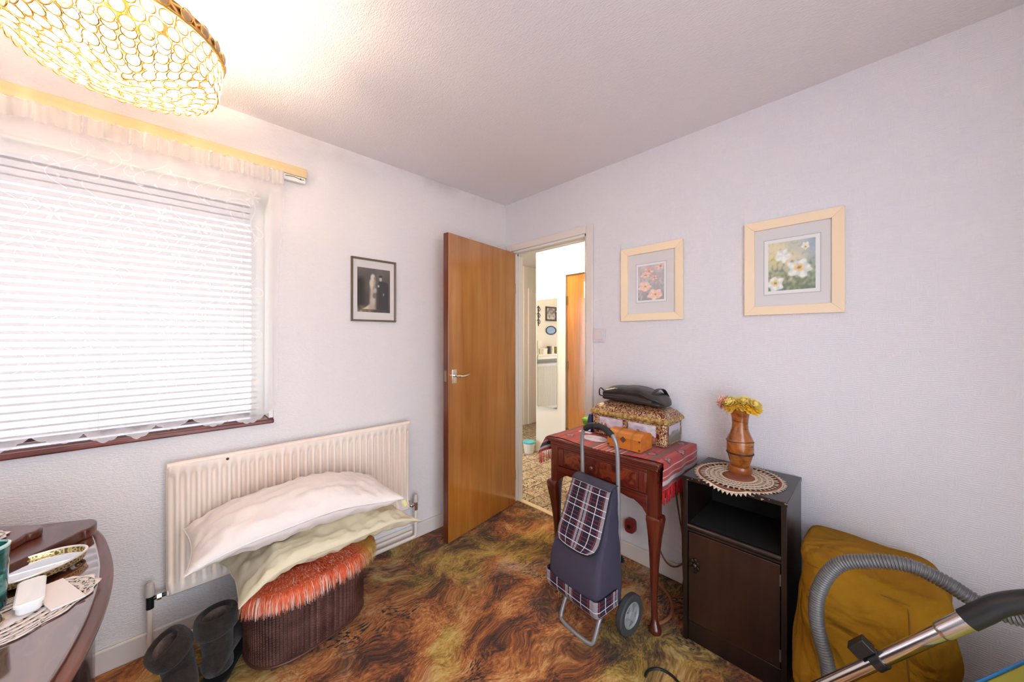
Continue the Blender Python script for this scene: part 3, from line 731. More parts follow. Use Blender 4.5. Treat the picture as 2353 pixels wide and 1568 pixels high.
for i in range(3):
    a = 2 * PI * i / 3 + .5
    st.tube([(CX_, CY_, 2.20), (CX_ + (CR - .004) * math.cos(a), CY_ + (CR - .004) * math.sin(a), 2.166)], .004, 8)
part('stem', st, m_gold2, ch)
k = Mat('crystal_bead'); k.nt.nodes.remove(k.b)
tl = k.n('BsdfTranslucent', Color=C(255, 250, 238)); gls = k.n('BsdfGlossy', Roughness=.05, Color=(1, 1, 1, 1)); tp = k.n('BsdfTransparent')
a = k.n('MixShader', Fac=.35); k.nt.links.new(tl.outputs[0], a.inputs[1]); k.nt.links.new(tp.outputs[0], a.inputs[2])
fr = k.n('LayerWeight', Blend=.35).outputs['Facing']
b = k.n('MixShader'); k.put(b.inputs[0], k.math('MULTIPLY', fr, .45)); k.nt.links.new(a.outputs[0], b.inputs[1]); k.nt.links.new(gls.outputs[0], b.inputs[2]); k.nt.links.new(b.outputs[0], k.out.inputs[0])
m_bead = k.m
bead_me = MB().sphere((0, 0, 0), (.0125, .0060, .0150), 8, 5).mesh('bead')
spots = []
for row in range(3):
    n = 38; z = 2.130 - .031 * row; r_ = CR - .004 - .004 * row
    for i in range(n):
        a = 2 * PI * (i + .5 * (row % 2)) / n
        spots.append((CX_ + r_ * math.cos(a), CY_ + r_ * math.sin(a), z, a + PI / 2, 0.0, 1.0))
r_ = CR - .026; 
while r_ > .012:
    n = max(5, int(2 * PI * r_ / .031)); z = 2.058 - .022 * (1 - (r_ / (CR - .026)) ** 2)
    for i in range(n):
        a = 2 * PI * i / n + r_ * 40
        spots.append((CX_ + r_ * math.cos(a), CY_ + r_ * math.sin(a), z + random.uniform(-.003, .003), a + PI / 2, random.uniform(.9, 1.4), 1.0))
    r_ -= .0285
for i in range(26):
    a = 2 * PI * i / 26
    spots.append((CX_ + (CR + .004) * math.cos(a), CY_ + (CR + .004) * math.sin(a), 2.166, a + PI / 2, 0.0, .95))
camv = Vector((-1.99, -2.13, 1.32))
spots.sort(key=lambda q: (Vector(q[:3]) - camv).length)
stuff = MB(); bv = [Vector(v.co) for v in bead_me.vertices]; bf = [tuple(p.vertices) for p in bead_me.polygons]
for i, (x, y, z, a, tl_, s_) in enumerate(spots):
    M_ = Matrix.Translation((x, y, z)) @ Matrix.Rotation(a, 4, 'Z') @ Matrix.Rotation(tl_, 4, 'X') @ Matrix.Scale(s_, 4)
    if i < 300:
        o = lobj('bead', bead_me, m_bead if i == 0 else None, ch, sharp=0); o.matrix_basis = M_
    else: stuff.add([M_ @ q for q in bv], bf)
sg = MB()
for (x, y, z, a, tl_, s_) in spots:
    M_ = Matrix.Translation((x, y, z)) @ Matrix.Rotation(a, 4, 'Z') @ Matrix.Rotation(tl_, 4, 'X')
    sg.tube([M_ @ Vector((.0142 * math.cos(q), 0, .0168 * math.sin(q))) for q in np.linspace(0, 2 * PI, 12, endpoint=False)], .0016, 5, closed=True)
part('bead_settings', sg, m_gold2, ch, sharp=0, kind='stuff')
if stuff.v: part('bead_cluster', stuff, m_bead, ch, sharp=0, kind='stuff')
wr = MB()
for r_ in (CR - .026, .143, .082): wr.tube([(CX_ + r_ * math.cos(2 * PI * i / 60), CY_ + r_ * math.sin(2 * PI * i / 60), 2.066 - .02 * (1 - (r_ / .18) ** 2) + .006) for i in range(60)], .0016, 6, closed=True)
for i in range(12):
    a = 2 * PI * i / 12; wr.tube([(CX_ + q * math.cos(a), CY_ + q * math.sin(a), 2.072 - .02 * (1 - (q / .18) ** 2)) for q in (.02, .08, .14, .184)] + [(CX_ + (CR - .006) * math.cos(a), CY_ + (CR - .006) * math.sin(a), 2.15)], .0014, 5)
part('wire_basket', wr, m_gold2, ch, sharp=0)
kb = Mat('lit_bulb'); kb.set(Emission_Color=C(255, 226, 180), Emission_Strength=90.0)
for i in range(4):
    a = 2 * PI * i / 4 + .9; bx, by = CX_ + .095 * math.cos(a), CY_ + .095 * math.sin(a)
    bo = part('bulb', MB().lathe([(.004, 2.098), (.014, 2.103), (.021, 2.116), (.020, 2.130), (.012, 2.146), (.010, 2.150)], 16, (bx, by, 0)), kb.m, ch)
    part('lamp_holder', MB().cyl((bx, by, 2.150), (bx, by, 2.185), .013, 14).tube([(bx, by, 2.183), (CX_, CY_, 2.20)], .004, 6), m_gold2, bo)
    L = bpy.data.lights.new('bulb_light', 'POINT'); L.energy = BULB_W; L.color = (1.0, .84, .64); L.shadow_soft_size = .022
    lo = bpy.data.objects.new('bulb_light', L); lo.location = (bx, by, 2.122); COL.objects.link(lo); lo.parent = ch; lo.matrix_parent_inverse = PINV[ch.name]

# ------------------------------------------------------------------ hall: mirror, its reflected wall, lamp
m_mirror = plain('mirror_silver', (.93, .95, .95, 1), .01, 1.0)
mi = thing('wall_mirror', 'tall frameless mirror on the hall wall', 'mirror', (1.09, .485, .53))
part('mirror_glass', MB().box(1.089, 1.0995, .335, .635, .528, 1.754), m_mirror, mi, bevel=.002)
part('mirror_clip', MB().box(1.085, 1.0995, .60, .615, .522, .536).box(1.085, 1.0995, .34, .352, 1.60, 1.612), m_chrome, mi)
m_rw = plain('white_radiator', C(236, 236, 234), .4)
hr = thing('radiator', 'white radiator below the hall shelf, seen in the mirror', 'radiator', (-.3, 1.56, .17))
radiator(hr, -.68, .10, .17, .92, 1.560, 1.526, .034, m_rw)
for xx in (-.6, 0.0): part('bracket', MB().box(xx, xx + .03, 1.56, 1.5995, .3, .8), m_rw, hr)
sh = thing('hall_shelf', 'white shelf over the hall radiator, seen in the mirror', 'shelf', (-.3, 1.5, 1.01))
part('board', MB().box(-.72, .14, 1.45, 1.6, 1.035, 1.06), m_white, sh, bevel=.003)
part('front_rail', MB().box(-.72, .14, 1.455, 1.475, .985, 1.035), m_white, sh, bevel=.003)
part('bracket', MB().box(-.6, -.585, 1.475, 1.6, .985, 1.035).box(.0, .015, 1.475, 1.6, .985, 1.035), m_white, sh)
def ornament(name, label, cat, x, prof, mat, z=1.06, y=1.53, n=20):
    o = part(name, MB().lathe(prof, n, (x, y, z)), mat); return tag(o, label, cat)
b = thing('storage_box', 'white box with lid on the hall shelf', 'box', (-.07, 1.53, 1.06))
part('box_body', MB().box(-.115, -.02, 1.49, 1.57, 1.06, 1.13), m_white, b, bevel=.003); part('box_lid', MB().box(-.118, -.017, 1.487, 1.573, 1.13, 1.15), m_white, b, bevel=.003)
cd = thing('greeting_card', 'white folded greeting card standing on the hall shelf', 'card', (-.03, 1.585, 1.06))
part('card_leaf', MB().box(-.09, .01, 1.580, 1.583, 1.151, 1.27), m_white, cd); part('card_leaf', MB().box(-.09, .01, 1.590, 1.593, 1.061, 1.27), m_white, cd)
ornament('tankard', 'dark pewter tankard on the hall shelf', 'tankard', -.20, [(.034, 0), (.036, .01), (.032, .02), (.034, .10), (.036, .12), (.030, .12), (.028, .02)], plain('pewter', C(110, 104, 96), .3, .9))
ornament('pillar_candle', 'white pillar candle on the hall shelf', 'candle', -.285, [(.040, 0), (.042, .006), (.028, .012), (.026, .12), (.020, .124), (.003, .124), (.002, .136)], m_white)
ornament('jar', 'olive glass jar on the hall shelf', 'jar', -.385, [(.036, 0), (.044, .01), (.046, .07), (.038, .095), (.040, .11), (.034, .11), (.034, .095)], plain('olive_glaze', C(150, 146, 96), .25))
hp = thing('hall_picture', 'small dark framed picture above the hall shelf', 'picture', (-.325, 1.58, 1.59))
def paint_grey(u, v):
    n = N3(u * 5, v * 5, 2); return lerpc(rgb(120, 112, 106), rgb(206, 200, 196), .5 + n + .3 * math.sin(v * 7))
fm = plain('dark_frame', C(70, 62, 58), .4)
for (xa, xb, za, zb_) in ((-.456, -.194, 1.59, 1.612), (-.456, -.194, 1.798, 1.82), (-.456, -.434, 1.612, 1.798), (-.216, -.194, 1.612, 1.798)):
    part('frame_bar', MB().box(xa, xb, 1.58, 1.5995, za, zb_), fm, hp, bevel=.002)
gq = MB().grid(lambda u, v: (-.434 + .218 * u, 1.590, 1.612 + .186 * v), 24, 24); gq.c = [lin(paint_grey(u, v)) for u, v in gq.uv]
part('print', gq, m_print, hp, sharp=0)
om = thing('oval_mirror', 'small oval mirror above the hall shelf', 'mirror', (-.325, 1.58, 1.437))
el = lambda r0, r1, y: [(-.325 + r0 * math.cos(2 * PI * i / 40), y, 1.437 + r1 * math.sin(2 * PI * i / 40)) for i in range(40)]
part('oval_frame', MB().tube(el(.125, .064, 1.588), .008, 8, closed=True), fm, om)
part('oval_glass', MB().rings([el(.122, .061, 1.599), el(.122, .061, 1.590)]), plain('tinted_mirror', C(150, 170, 182), .06, 1.0), om)
io = MB()
for zc in (1.56, 1.66, 1.76):
    io.tube([(-.02 + .05 * (1 - a / 9) * math.cos(a), 1.588, zc + .05 * (1 - a / 9) * math.sin(a)) for a in np.linspace(0, 7, 30)], .005, 6)
io.tube([(-.02, 1.592, 1.50), (-.02, 1.592, 1.82)], .006, 6)
tag(part('iron_scroll', io, m_black), 'black wrought iron scroll ornament on the hall end wall', 'ornament')
# lidded tub on the hall floor
tb = thing('plastic_tub', 'white plastic tub with turquoise lid on the hall carpet', 'tub', (.985, .66, 0))
part('tub_body', MB().lathe([(.050, 0), (.052, .004), (.066, .115), (.064, .115), (.05, .006)], 28, (.985, .66, 0)), m_white, tb)
part('tub_lid', MB().lathe([(.069, .112), (.070, .130), (.066, .134), (.01, .134)], 28, (.985, .66, 0)), plain('turquoise_lid', C(96, 200, 220), .4), tb)
# hall ceiling lamp
hl = thing('hall_ceiling_lamp', 'round opal hall ceiling lamp out of sight above the doorway', 'ceiling light', (.6, .35, 2.4))
part('lamp_base', MB().lathe([(.08, 2.399), (.08, 2.38), (.05, 2.375)], 24, (.6, .35, 0)), m_white, hl)
ko = Mat('opal_globe', C(250, 244, 232), .4); ko.set(Emission_Color=C(255, 232, 190), Emission_Strength=HALL_EMIT)
part('globe', MB().lathe([(.05, 2.375), (.10, 2.36), (.125, 2.325), (.11, 2.29), (.06, 2.27), (.01, 2.266)], 28, (.6, .35, 0)), ko.m, hl)

# ------------------------------------------------------------------ sewing table with cabriole legs
m_mahog = wood('mahogany', [C(46, 14, 10), C(80, 28, 18), C(104, 40, 24), C(122, 54, 34)], 1.0, 'Y', 0.22, 0.5, 0.8, 0.03)
m_mahogz = wood('mahogany_upright', [C(46, 14, 10), C(80, 28, 18), C(104, 40, 24), C(122, 54, 34)], 1.0, 'Z', 0.22, 0.5, 0.8, 0.03)
k = Mat('burl_veneer', rough=.2)
bn = k.noise(k.vmath('ADD', k.obj(), k.vmath('MULTIPLY', k.noisec(k.obj(), 9), (.25, .25, .25))), 9, 5, .6, 1.0)
k.set(Base_Color=k.ramp(bn, [(0.3, C(52, 16, 12)), (0.48, C(94, 34, 22)), (0.6, C(132, 58, 34)), (0.75, C(92, 32, 20))]), Coat_Weight=.5, Coat_Roughness=.05)
m_burl = k.m
TX0, TX1, TY0, TY1, TZ = -.460, -.012, -1.466, -.834, .765
tb = thing('sewing_table', 'mahogany sewing table with cabriole legs against the right wall', 'table', (-.24, -1.15, 0))
part('table_top', MB().box(TX0, TX1, TY0, TY1, TZ - .016, TZ), m_mahog, tb, bevel=.005, seg=3)
part('top_moulding', MB().box(TX0 + .006, TX1, TY0 + .006, TY1 - .006, TZ - .026, TZ - .016).box(TX0 + .011, TX1, TY0 + .011, TY1 - .011, TZ - .040, TZ - .026), m_mahog, tb, bevel=.004)
bz0 = .590
for nm, b in (('side_panel', (TX0 + .03, TX1 - .004, TY0 + .020, TY0 + .036, bz0 - .01, TZ - .040)), ('side_panel', (TX0 + .03, TX1 - .004, TY1 - .036, TY1 - .020, bz0 - .01, TZ - .040)), ('back_panel', (TX1 - .022, TX1 - .006, TY0 + .036, TY1 - .036, bz0 - .01, TZ - .040))):
    part(nm, MB().box(*b), m_mahog, tb, bevel=.001)
part('underside', MB().box(TX0 + .03, TX1 - .022, TY0 + .036, TY1 - .036, bz0 - .004, bz0 + .006), m_mahog, tb)
part('drawer_rail', MB().box(TX0 + .016, TX0 + .03, TY0 + .062, TY1 - .062, TZ - .052, TZ - .040), m_mahog, tb, bevel=.002)
# shaped apron below the drawer
out = [(TY0 + .062, .612), (TY1 - .062, .612), (TY1 - .062, .520)]
for i in range(25):
    t = i / 24; yy = TY1 - .062 + t * ((TY0 + .062) - (TY1 - .062))
    e = min(t, 1 - t) * 2
    out.append((yy, .520 + .052 * min(1, e * 4.2) ** .6 + .012 * math.sin(PI * min(1, max(0, (e - .35) / .65)))))
out.append((TY0 + .062, .520))
part('apron', MB().prism(out, TX0 + .018, TX0 + .030, lambda a, b, c: (c, a, b)), m_mahog, tb, bevel=.001)
part('apron_bead', MB().box(TX0 + .013, TX0 + .018, TY0 + .062, TY1 - .062, .606, .612), m_mahog, tb, bevel=.001)
dr = part('drawer_front', MB().box(TX0 + .018, TX0 + .032, TY0 + .064, TY1 - .064, .614, TZ - .054), m_mahog, tb, bevel=.002)
for ya, yb in ((TY0 + .068, TY0 + .098), (TY1 - .098, TY1 - .068)):
    part('drawer_stile', MB().box(TX0 + .0135, TX0 + .018, ya, yb, .618, TZ - .058), m_mahogz, dr, bevel=.0015)
part('veneer_panel', MB().box(TX0 + .0145, TX0 + .018, TY0 + .112, TY1 - .112, .622, TZ - .062), m_burl, dr, bevel=.001)
part('drawer_knob', MB().cyl((TX0 + .0145, -1.125, .664), (TX0 + .004, -1.125, .664), .006, 12).sphere((TX0 - .004, -1.125, .664), (.009, .012, .012), 14, 8), m_mahog, dr)
def cabriole(cx, cy, sx, sy):
    # (height, outward shift, half size, roundness)
    prof = [(0.0, .010, .019, 1), (.006, .010, .025, 1), (.020, .010, .027, 1), (.034, .006, .021, 1), (.055, .001, .0145, 1), (.10, -.003, .0135, 1), (.18, -.004, .0155, .9), (.28, -.001, .019, .8),
            (.36, .003, .023, .7), (.43, .008, .028, .6), (.48, .012, .033, .5), (.510, .013, .035, .35), (.525, .008, .032, .2), (.527, .0, .0255, 0.0), (TZ - .041, .0, .0255, 0.0)]
    pts = []; n = 20
    for z, o, h, rd_ in prof:
        ring = []
        for i in range(n):
            a = 2 * PI * (i + .5) / n; ca, sa = math.cos(a), math.sin(a)
            sq = 1.0 / max(abs(ca), abs(sa)); q = sq * (1 - rd_) + rd_
            q = min(q, 1.32)
            ring.append((cx + sx * o * .8 + h * q * ca, cy + sy * o * .8 + h * q * sa, z))
        pts.append(ring)
    return MB().rings(pts)
for cx, sx in ((TX0 + .042, -1), (TX1 - .034, 1)):
    for cy, sy in ((TY0 + .038, -1), (TY1 - .038, 1)):
        part('leg', cabriole(cx, cy, sx * (1 if sx < 0 else .2), sy), m_mahogz, tb, sharp=50)

# kilim runner lying over the table, both ends hanging
def kilim(u, v):
    """u along the length (0 = window end), v across (0 = front)"""
    n = N3(u * 60, v * 8, 1) * .5; base = lerpc(rgb(176, 44, 44), rgb(206, 70, 58), .5 + N3(u * 30, 0, 4) + n * .6)
    s = u
    def band(c, w): return abs(s - c) < w
    if band(.050, .014): base = rgb(64, 16, 22)
    if band(.028, .010) or band(.075, .0035): base = rgb(208, 194, 190)
    if band(.965, .011) or band(.935, .004) or band(.90, .003): base = rgb(206, 196, 194)
    if band(.985, .010): base = rgb(150, 24, 36)
    for cc in (.14, .36, .45, .80): 
        if band(cc, .012): base = lerpc(rgb(112, 92, 74), rgb(150, 84, 70), .5 + n)
    for cc in (.475, .50, .53, .56, .585, .61, .64):
        if band(cc, .0035): base = rgb(232, 206, 190)
    for cc in (.49, .545, .60):
        if band(cc, .006): base = rgb(206, 88, 60)
    for cc in (.17, .21, .29, .33, .40, .70, .74, .77, .84):
        if band(cc, .0028): base = lerpc(base, rgb(236, 120, 108), .7)
    for (cu_, cv, r) in ((.215, .20, .032), (.235, .80, .032), (.33, .62, .028), (.76, .22, .030), (.86, .55, .030), (.86, .15, .025), (.80, .88, .030)):
        d = abs(u - cu_) / r + abs(v - cv) / (r * 2.3)
        a = abs(N3(u * 150, v * 70, 3))
        if d < 1.15 + .35 * math.sin((u + v) * 260): base = rgb(44, 26, 30)
        if d < .78: base = lerpc(rgb(216, 178, 170), rgb(170, 60, 62), a * 1.6)
        if d < .25: base = rgb(90, 30, 36)
    return base
# length profile: hang at the window end, flat top, hang at the cabinet end
L0, L1, L2 = .095, TY1 - TY0, .105
def run_pt(u, v):
    s = u * (L0 + L1 + L2 + .02)
    fx = TX0 + .012 + .020 * math.sin(u * 9 + .5) * (1 if u < .9 else .3) - (.055 * max(0, .22 - u) / .22)
    x = fx + v * (TX1 - .012 - fx)
    lift = .0022 + .0015 * abs(N3(u * 9, v * 4, 2))
    if s < L0 + .01:
        q = (L0 + .01 - s); th = min(1.0, q / .03) * 1.25
        y = TY1 + .004 + .012 * math.sin(min(q, .04) * 30) + .020 * min(1, q / .08); z = TZ + lift - q * .93 + .006 * math.exp(-q * 60)
        if q < .012: z = TZ + lift - q * q * 20; y = TY1 - .008 + q
        y += .006 * math.sin(v * 13) * min(1, q / .05)
    elif s < L0 + .01 + L1:
        y = TY1 - .004 - (s - L0 - .01); z = TZ + lift
    else:
        q = s - L0 - .01 - L1; y = TY0 - .006 - .004 * min(1, q / .03) - .003 * math.sin(v * 17) * min(1, q / .05); z = TZ + lift - q
    return (x, y, z)
rn = thing('kilim_runner', 'red striped woven runner with fringe draped over the sewing table', 'table runner', (-.24, -1.15, TZ))
g = MB().grid(run_pt, 230, 84); g.c = [tuple(q * .78 for q in lin(kilim(u, v))) for u, v in g.uv]
k = Mat('woven_wool', rough=.9); k.set(Base_Color=k.n('VertexColor', {'layer_name': 'Col'}).outputs[0], Sheen_Weight=.2)
k.bump(k.wave(k.uv(), 130, .5, 1, 1, 'X'), .25, .001); m_kilim = k.m
o = part('cloth', g, m_kilim, rn, sharp=0)
sm = o.modifiers.new('thick', 'SOLIDIFY'); sm.thickness = .0016; sm.offset = 1
m_fr = plain('red_fringe', C(192, 30, 34), .9); rr = random.Random(3)
for ue, nm in ((0.0, 1), (1.0, 2)):
    fr = MB()
    for i in range(34):
        v = (i + .5) / 34; x, y, z = run_pt(ue, v)
        ln = rr.uniform(.060, .078) if nm == 2 else rr.uniform(.055, .068)
        for j in range(3):
            dx = rr.uniform(-.004, .004); dy = rr.uniform(-.002, .002)
            fr.tube([(x, y, z + .002), (x + dx * .4, y + dy, z - ln * .35), (x + dx, y + dy * 1.5, z - ln * rr.uniform(.9, 1.0))], lambda t: .0017 - .0006 * t, 5)
    part('fringe', fr, m_fr, rn, sharp=0, kind='stuff')

# small white crocheted mat under the wooden casket
def lace_ring(mb, cx, cy, z, rx, ry, thick, n, amp, k_, off=0.0):
    mb.tube([(cx + (rx + amp * math.cos(k_ * a + off)) * math.cos(a), cy + (ry + amp * math.cos(k_ * a + off)) * math.sin(a), z) for a in np.linspace(0, 2 * PI, n, endpoint=False)], thick, 5, closed=True)
def lace_spokes(mb, cx, cy, z, r0, r1, th, n, sq=1.0):
    for i in range(n):
        a = 2 * PI * i / n; mb.tube([(cx + r0 * math.cos(a), cy + r0 * sq * math.sin(a), z), (cx + r1 * math.cos(a), cy + r1 * sq * math.sin(a), z)], th, 4)
m_lacew = plain('white_lace', C(236, 224, 226), .9)
lm = MB()
for i, r_ in enumerate((.010, .017, .024, .031, .038, .045, .052)): lace_ring(lm, -.325, -1.06, TZ + .0075, r_ * .85, r_ * 1.35, .0028, 60, .0012 if i > 3 else 0, 14)
lace_spokes(lm, -.325, -1.06, TZ + .0065, .006, .052, .0012, 36, 1.3)
tag(part('lace_mat', lm, m_lacew, sharp=0), 'small white lace mat on the red runner', 'lace mat')

# ------------------------------------------------------------------ ornate tin chest on the table
k = Mat('embossed_red_gold', rough=.32)
d = k.noise(k.obj(), 34, 1, .5, 2.6)
gm = k.ramp(k.math('ABSOLUTE', k.math('SUBTRACT', d, .5)), [(0.035, (1, 1, 1)), (0.060, (0, 0, 0))])
gm2 = k.ramp(k.math('ABSOLUTE', k.math('SUBTRACT', k.noise(k.obj(), 44, 1, .5, 2.0), .40)), [(0.016, (1, 1, 1)), (0.035, (0, 0, 0))])
gg = k.math('MAXIMUM', gm, gm2)
k.set(Base_Color=k.mix(gg, C(104, 28, 22), C(218, 190, 140)), Metallic=k.math('MULTIPLY', gg, .3)); k.bump(gg, .5, .002)
m_emb2 = k.m
k = Mat('brushed_gilt_tin', rough=.3, metal=.75); k.set(Base_Color=k.ramp(k.noise(k.obj(), 70, 3), [(0.35, C(150, 112, 56)), (0.65, C(224, 192, 122))])); m_tin = k.m
cx0, cx1, cy0, cy1, cz0 = -.236, -.020, -1.402, -.978, TZ + .0065
cs = thing('tin_chest', 'ornate red and gold tin chest with castle scenes on the sewing table', 'chest', (-.125, -1.19, cz0))
def chamf(x0, x1, y0, y1, c): return [(x0 + c, y0), (x1 - c, y0), (x1, y0 + c), (x1, y1 - c), (x1 - c, y1), (x0 + c, y1), (x0, y1 - c), (x0, y0 + c)]
rings = []
for z, i in ((0, .010), (.006, .002), (.03, .0), (.112, .0), (.118, .004)):
    rings.append([(x, y, cz0 + z) for x, y in chamf(cx0 + i, cx1 - i, cy0 + i, cy1 - i, .014)])
part('chest_body', MB().rings(rings), m_emb2, cs, sharp=20)
rings = []
for z, i in ((.116, -.003), (.120, -.010), (.130, -.010), (.138, -.004), (.141, -.002)):
    rings.append([(x, y, cz0 + z) for x, y in chamf(cx0 + i, cx1 - i, cy0 + i, cy1 - i, .012)])
part('gilt_rim', MB().rings(rings), m_tin, cs, sharp=20)
rings = []
for z, i in ((.140, .002), (.160, .016), (.178, .042), (.186, .066), (.187, .085)):
    rings.append([(x, y, cz0 + z) for x, y in chamf(cx0 + i, cx1 - i, cy0 + i, cy1 - i, .006)])
part('chest_lid', MB().rings(rings), m_emb2, cs, sharp=20)
def paint_castle(u, v, ph=0.0):
    n = N3(u * 6 + ph, v * 6, 2); sky = lerpc(rgb(196, 184, 200), rgb(226, 214, 220), .5 + n)
    sil = .34 + .22 * N3(u * 3 + ph, 0, 1) + (.34 if .36 < (u + ph * .13) % 1 < .46 else 0) + (.20 if .66 < (u + ph * .2) % 1 < .78 else 0) + .10 * max(0, math.sin(u * 30))
    if v < sil: return lerpc(rgb(150, 86, 76), rgb(196, 128, 98), .5 + N3(u * 14, v * 14, ph))
    return sky
for ya, yb, ph in ((-1.355, -1.205, .4), (-1.175, -1.030, 2.2)):
    g = MB().grid(lambda u, v: (cx0 - .0012, yb + (ya - yb) * u, cz0 + .014 + v * .092), 40, 26); g.c = [lin(paint_castle(u, v, ph)) for u, v in g.uv]
    part('castle_panel', g, m_print, cs, sharp=0)
    part('panel_beading', MB().tube([(cx0 - .001, ya, cz0 + .014), (cx0 - .001, yb, cz0 + .014), (cx0 - .001, yb, cz0 + .106), (cx0 - .001, ya, cz0 + .106)], .0018, 6, closed=True), m_tin, cs)
g = MB().grid(lambda u, v: (cx0 + .035 + u * .145, cy0 - .0012, cz0 + .014 + v * .092), 30, 24)
g.c = [lin(lerpc(rgb(120, 114, 100), rgb(196, 184, 198), (v - .45 + .2 * N3(u * 4, v * 4, 1)) * 6)) for u, v in g.uv]
part('castle_panel', g, m_print, cs, sharp=0)
part('panel_beading', MB().tube([(cx0 + .035, cy0 - .001, cz0 + .014), (cx0 + .18, cy0 - .001, cz0 + .014), (cx0 + .18, cy0 - .001, cz0 + .106), (cx0 + .035, cy0 - .001, cz0 + .106)], .0018, 6, closed=True), m_tin, cs)

# orange domed wooden casket
m_ork = wood('orange_wood', [C(176, 92, 24), C(204, 118, 36), C(222, 140, 56)], 1.2, 'Y', .4, .25, .6, .03)
m_ink = plain('burnt_brown', C(96, 54, 24), .6)
wx0, wx1, wy0, wy1, wz = -.395, -.275, -1.352, -1.175, TZ + .011
wc = thing('wooden_casket', 'small orange wooden casket with domed lid in front of the tin chest', 'box', (-.335, -1.26, wz))
part('casket_body', MB().box(wx0, wx1, wy0, wy1, wz, wz + .052), m_ork, wc, bevel=.0015)
xm, hw = (wx0 + wx1) / 2, (wx1 - wx0) / 2
def dome(n=14, h=.030, z0=.053, e=0.0): return [(xm - (hw + e) * math.cos(PI * i / n), wz + z0 + (h + e) * math.sin(PI * i / n) ** .8) for i in range(n + 1)]
part('casket_lid', MB().prism(dome(), wy0, wy1, lambda a, b, c: (a, c, b)), m_ork, wc)
for yy in (wy0 + .045, wy1 - .055):
    b = MB(); pr = dome(14, .030, .053, .0008)
    b.add([(a, yy + s * .006, z) for a, z in pr for s in (-1, 1)], [(2 * i, 2 * i + 1, 2 * i + 3, 2 * i + 2) for i in range(14)])
    b.box(wx0 - .0008, wx0, yy - .006, yy + .006, wz + .004, wz + .052)
    part('dark_band', b, plain('band_brown', C(170, 104, 44), .5), wc, label='faint darker band burnt into the wood')
part('diamond_inlay', MB().add([(wx0 - .0012, -1.262, wz + .030), (wx0 - .0012, -1.245, wz + .046), (wx0 - .0012, -1.262, wz + .062), (wx0 - .0012, -1.279, wz + .046), (wx0 + .0005, -1.262, wz + .030), (wx0 + .0005, -1.245, wz + .046), (wx0 + .0005, -1.262, wz + .062), (wx0 + .0005, -1.279, wz + .046)],
     [(0, 1, 2, 3), (0, 4, 5, 1), (1, 5, 6, 2), (2, 6, 7, 3), (3, 7, 4, 0)]), m_ink, wc, label='dark diamond keyhole plate')
for yy in (wy0 + .002, wy1 - .002):
    for zz in (wz + .006, wz + .046):
        part('corner_mark', MB().box(wx0 - .0007, wx0 + .001, yy - .010 if yy > -1.25 else yy, yy if yy > -1.25 else yy + .010, zz, zz + .008), m_ink, wc)

# black leather handbag lying on the chest
k = Mat('black_leather', C(44, 38, 36), .38); k.bump(k.math('ADD', k.noise(k.obj(), 90, 3), k.math('MULTIPLY', k.noise(k.obj(), 14, 3), 2.0)), .25, .003); m_leather = k.m
hb = thing('handbag', 'black leather handbag lying flat on the tin chest', 'handbag', (-.13, -1.19, .955))
hz = cz0 + .1885
rings = []; n = 40; NS = 22
for i in range(NS + 1):
    t = i / NS; y = -1.012 - .365 * t
    e = max(.06, 1 - abs(2 * t - 1) ** 8.0) ** .5
    wx = .092 * (.55 + .45 * e) if e > .3 else .092 * (.35 + .65 * e); top = .078 * e * (1 - .10 * math.sin(t * 8)) + .012 * math.sin(t * 4 + .6); zb = .0
    xc = -.128 + .010 * math.sin(t * 5); ring = []
    for j in range(n):
        a = 2 * PI * j / n; ca, sa = math.cos(a), math.sin(a)
        px = math.copysign(abs(ca) ** .62, ca) * wx; pz = math.copysign(abs(sa) ** .7, sa)
        z = hz + .002 + (top * .5) + pz * top * .5
        # pleated zip mouth on the viewer's side
        if ca < -.55: px += .016 * math.exp(-((pz - .05) / .22) ** 2) * e; 
        if ca < -.2 and pz > .2: z += .004 * math.sin(t * 19 + 3 * pz)
        z += .002 * N3(t * 8, j * .5, 1)
        ring.append((xc + px, y, z))
    rings.append(ring)
part('bag_body', MB().rings(rings), m_leather, hb, sub=1)
def strap(pts, w, th, name, ax=(0, 1, 0)):
    P = catmull(pts, 8); A = Vector(ax).normalized(); vs = []; fs = []
    for i, p in enumerate(P):
        t = (P[min(i + 1, len(P) - 1)] - P[max(0, i - 1)]).normalized(); nn = t.cross(A).normalized()
        for s_, q in ((-1, -1), (1, -1), (1, 1), (-1, 1)): vs.append(p + A * w * .5 * s_ + nn * th * .5 * q)
    for i in range(len(P) - 1):
        for q in range(4): fs.append((4 * i + q, 4 * i + (q + 1) % 4, 4 * i + 4 + (q + 1) % 4, 4 * i + 4 + q))
    fs += [(3, 2, 1, 0), tuple(len(vs) - 4 + q for q in range(4))]
    return part(name, MB().add(vs, fs), m_leather, hb, bevel=.0008)
strap([(-.045, -1.335, hz + .040), (-.085, -1.328, hz + .080), (-.135, -1.322, hz + .087), (-.18, -1.318, hz + .070), (-.212, -1.316, hz + .042), (-.222, -1.315, hz + .028)], .020, .0035, 'strap')
strap([(-.13, -1.03, hz + .026), (-.15, -1.012, hz + .045), (-.165, -.996, hz + .066), (-.175, -.992, hz + .050), (-.18, -1.0, hz + .026), (-.165, -1.03, hz + .020)], .018, .0035, 'strap_loop', (1, .3, 0))
part('zip', MB().tube(catmull([(-.205, -1.04, hz + .034), (-.209, -1.12, hz + .036), (-.204, -1.22, hz + .030), (-.200, -1.34, hz + .026)], 8), .0022, 6), m_black, hb)

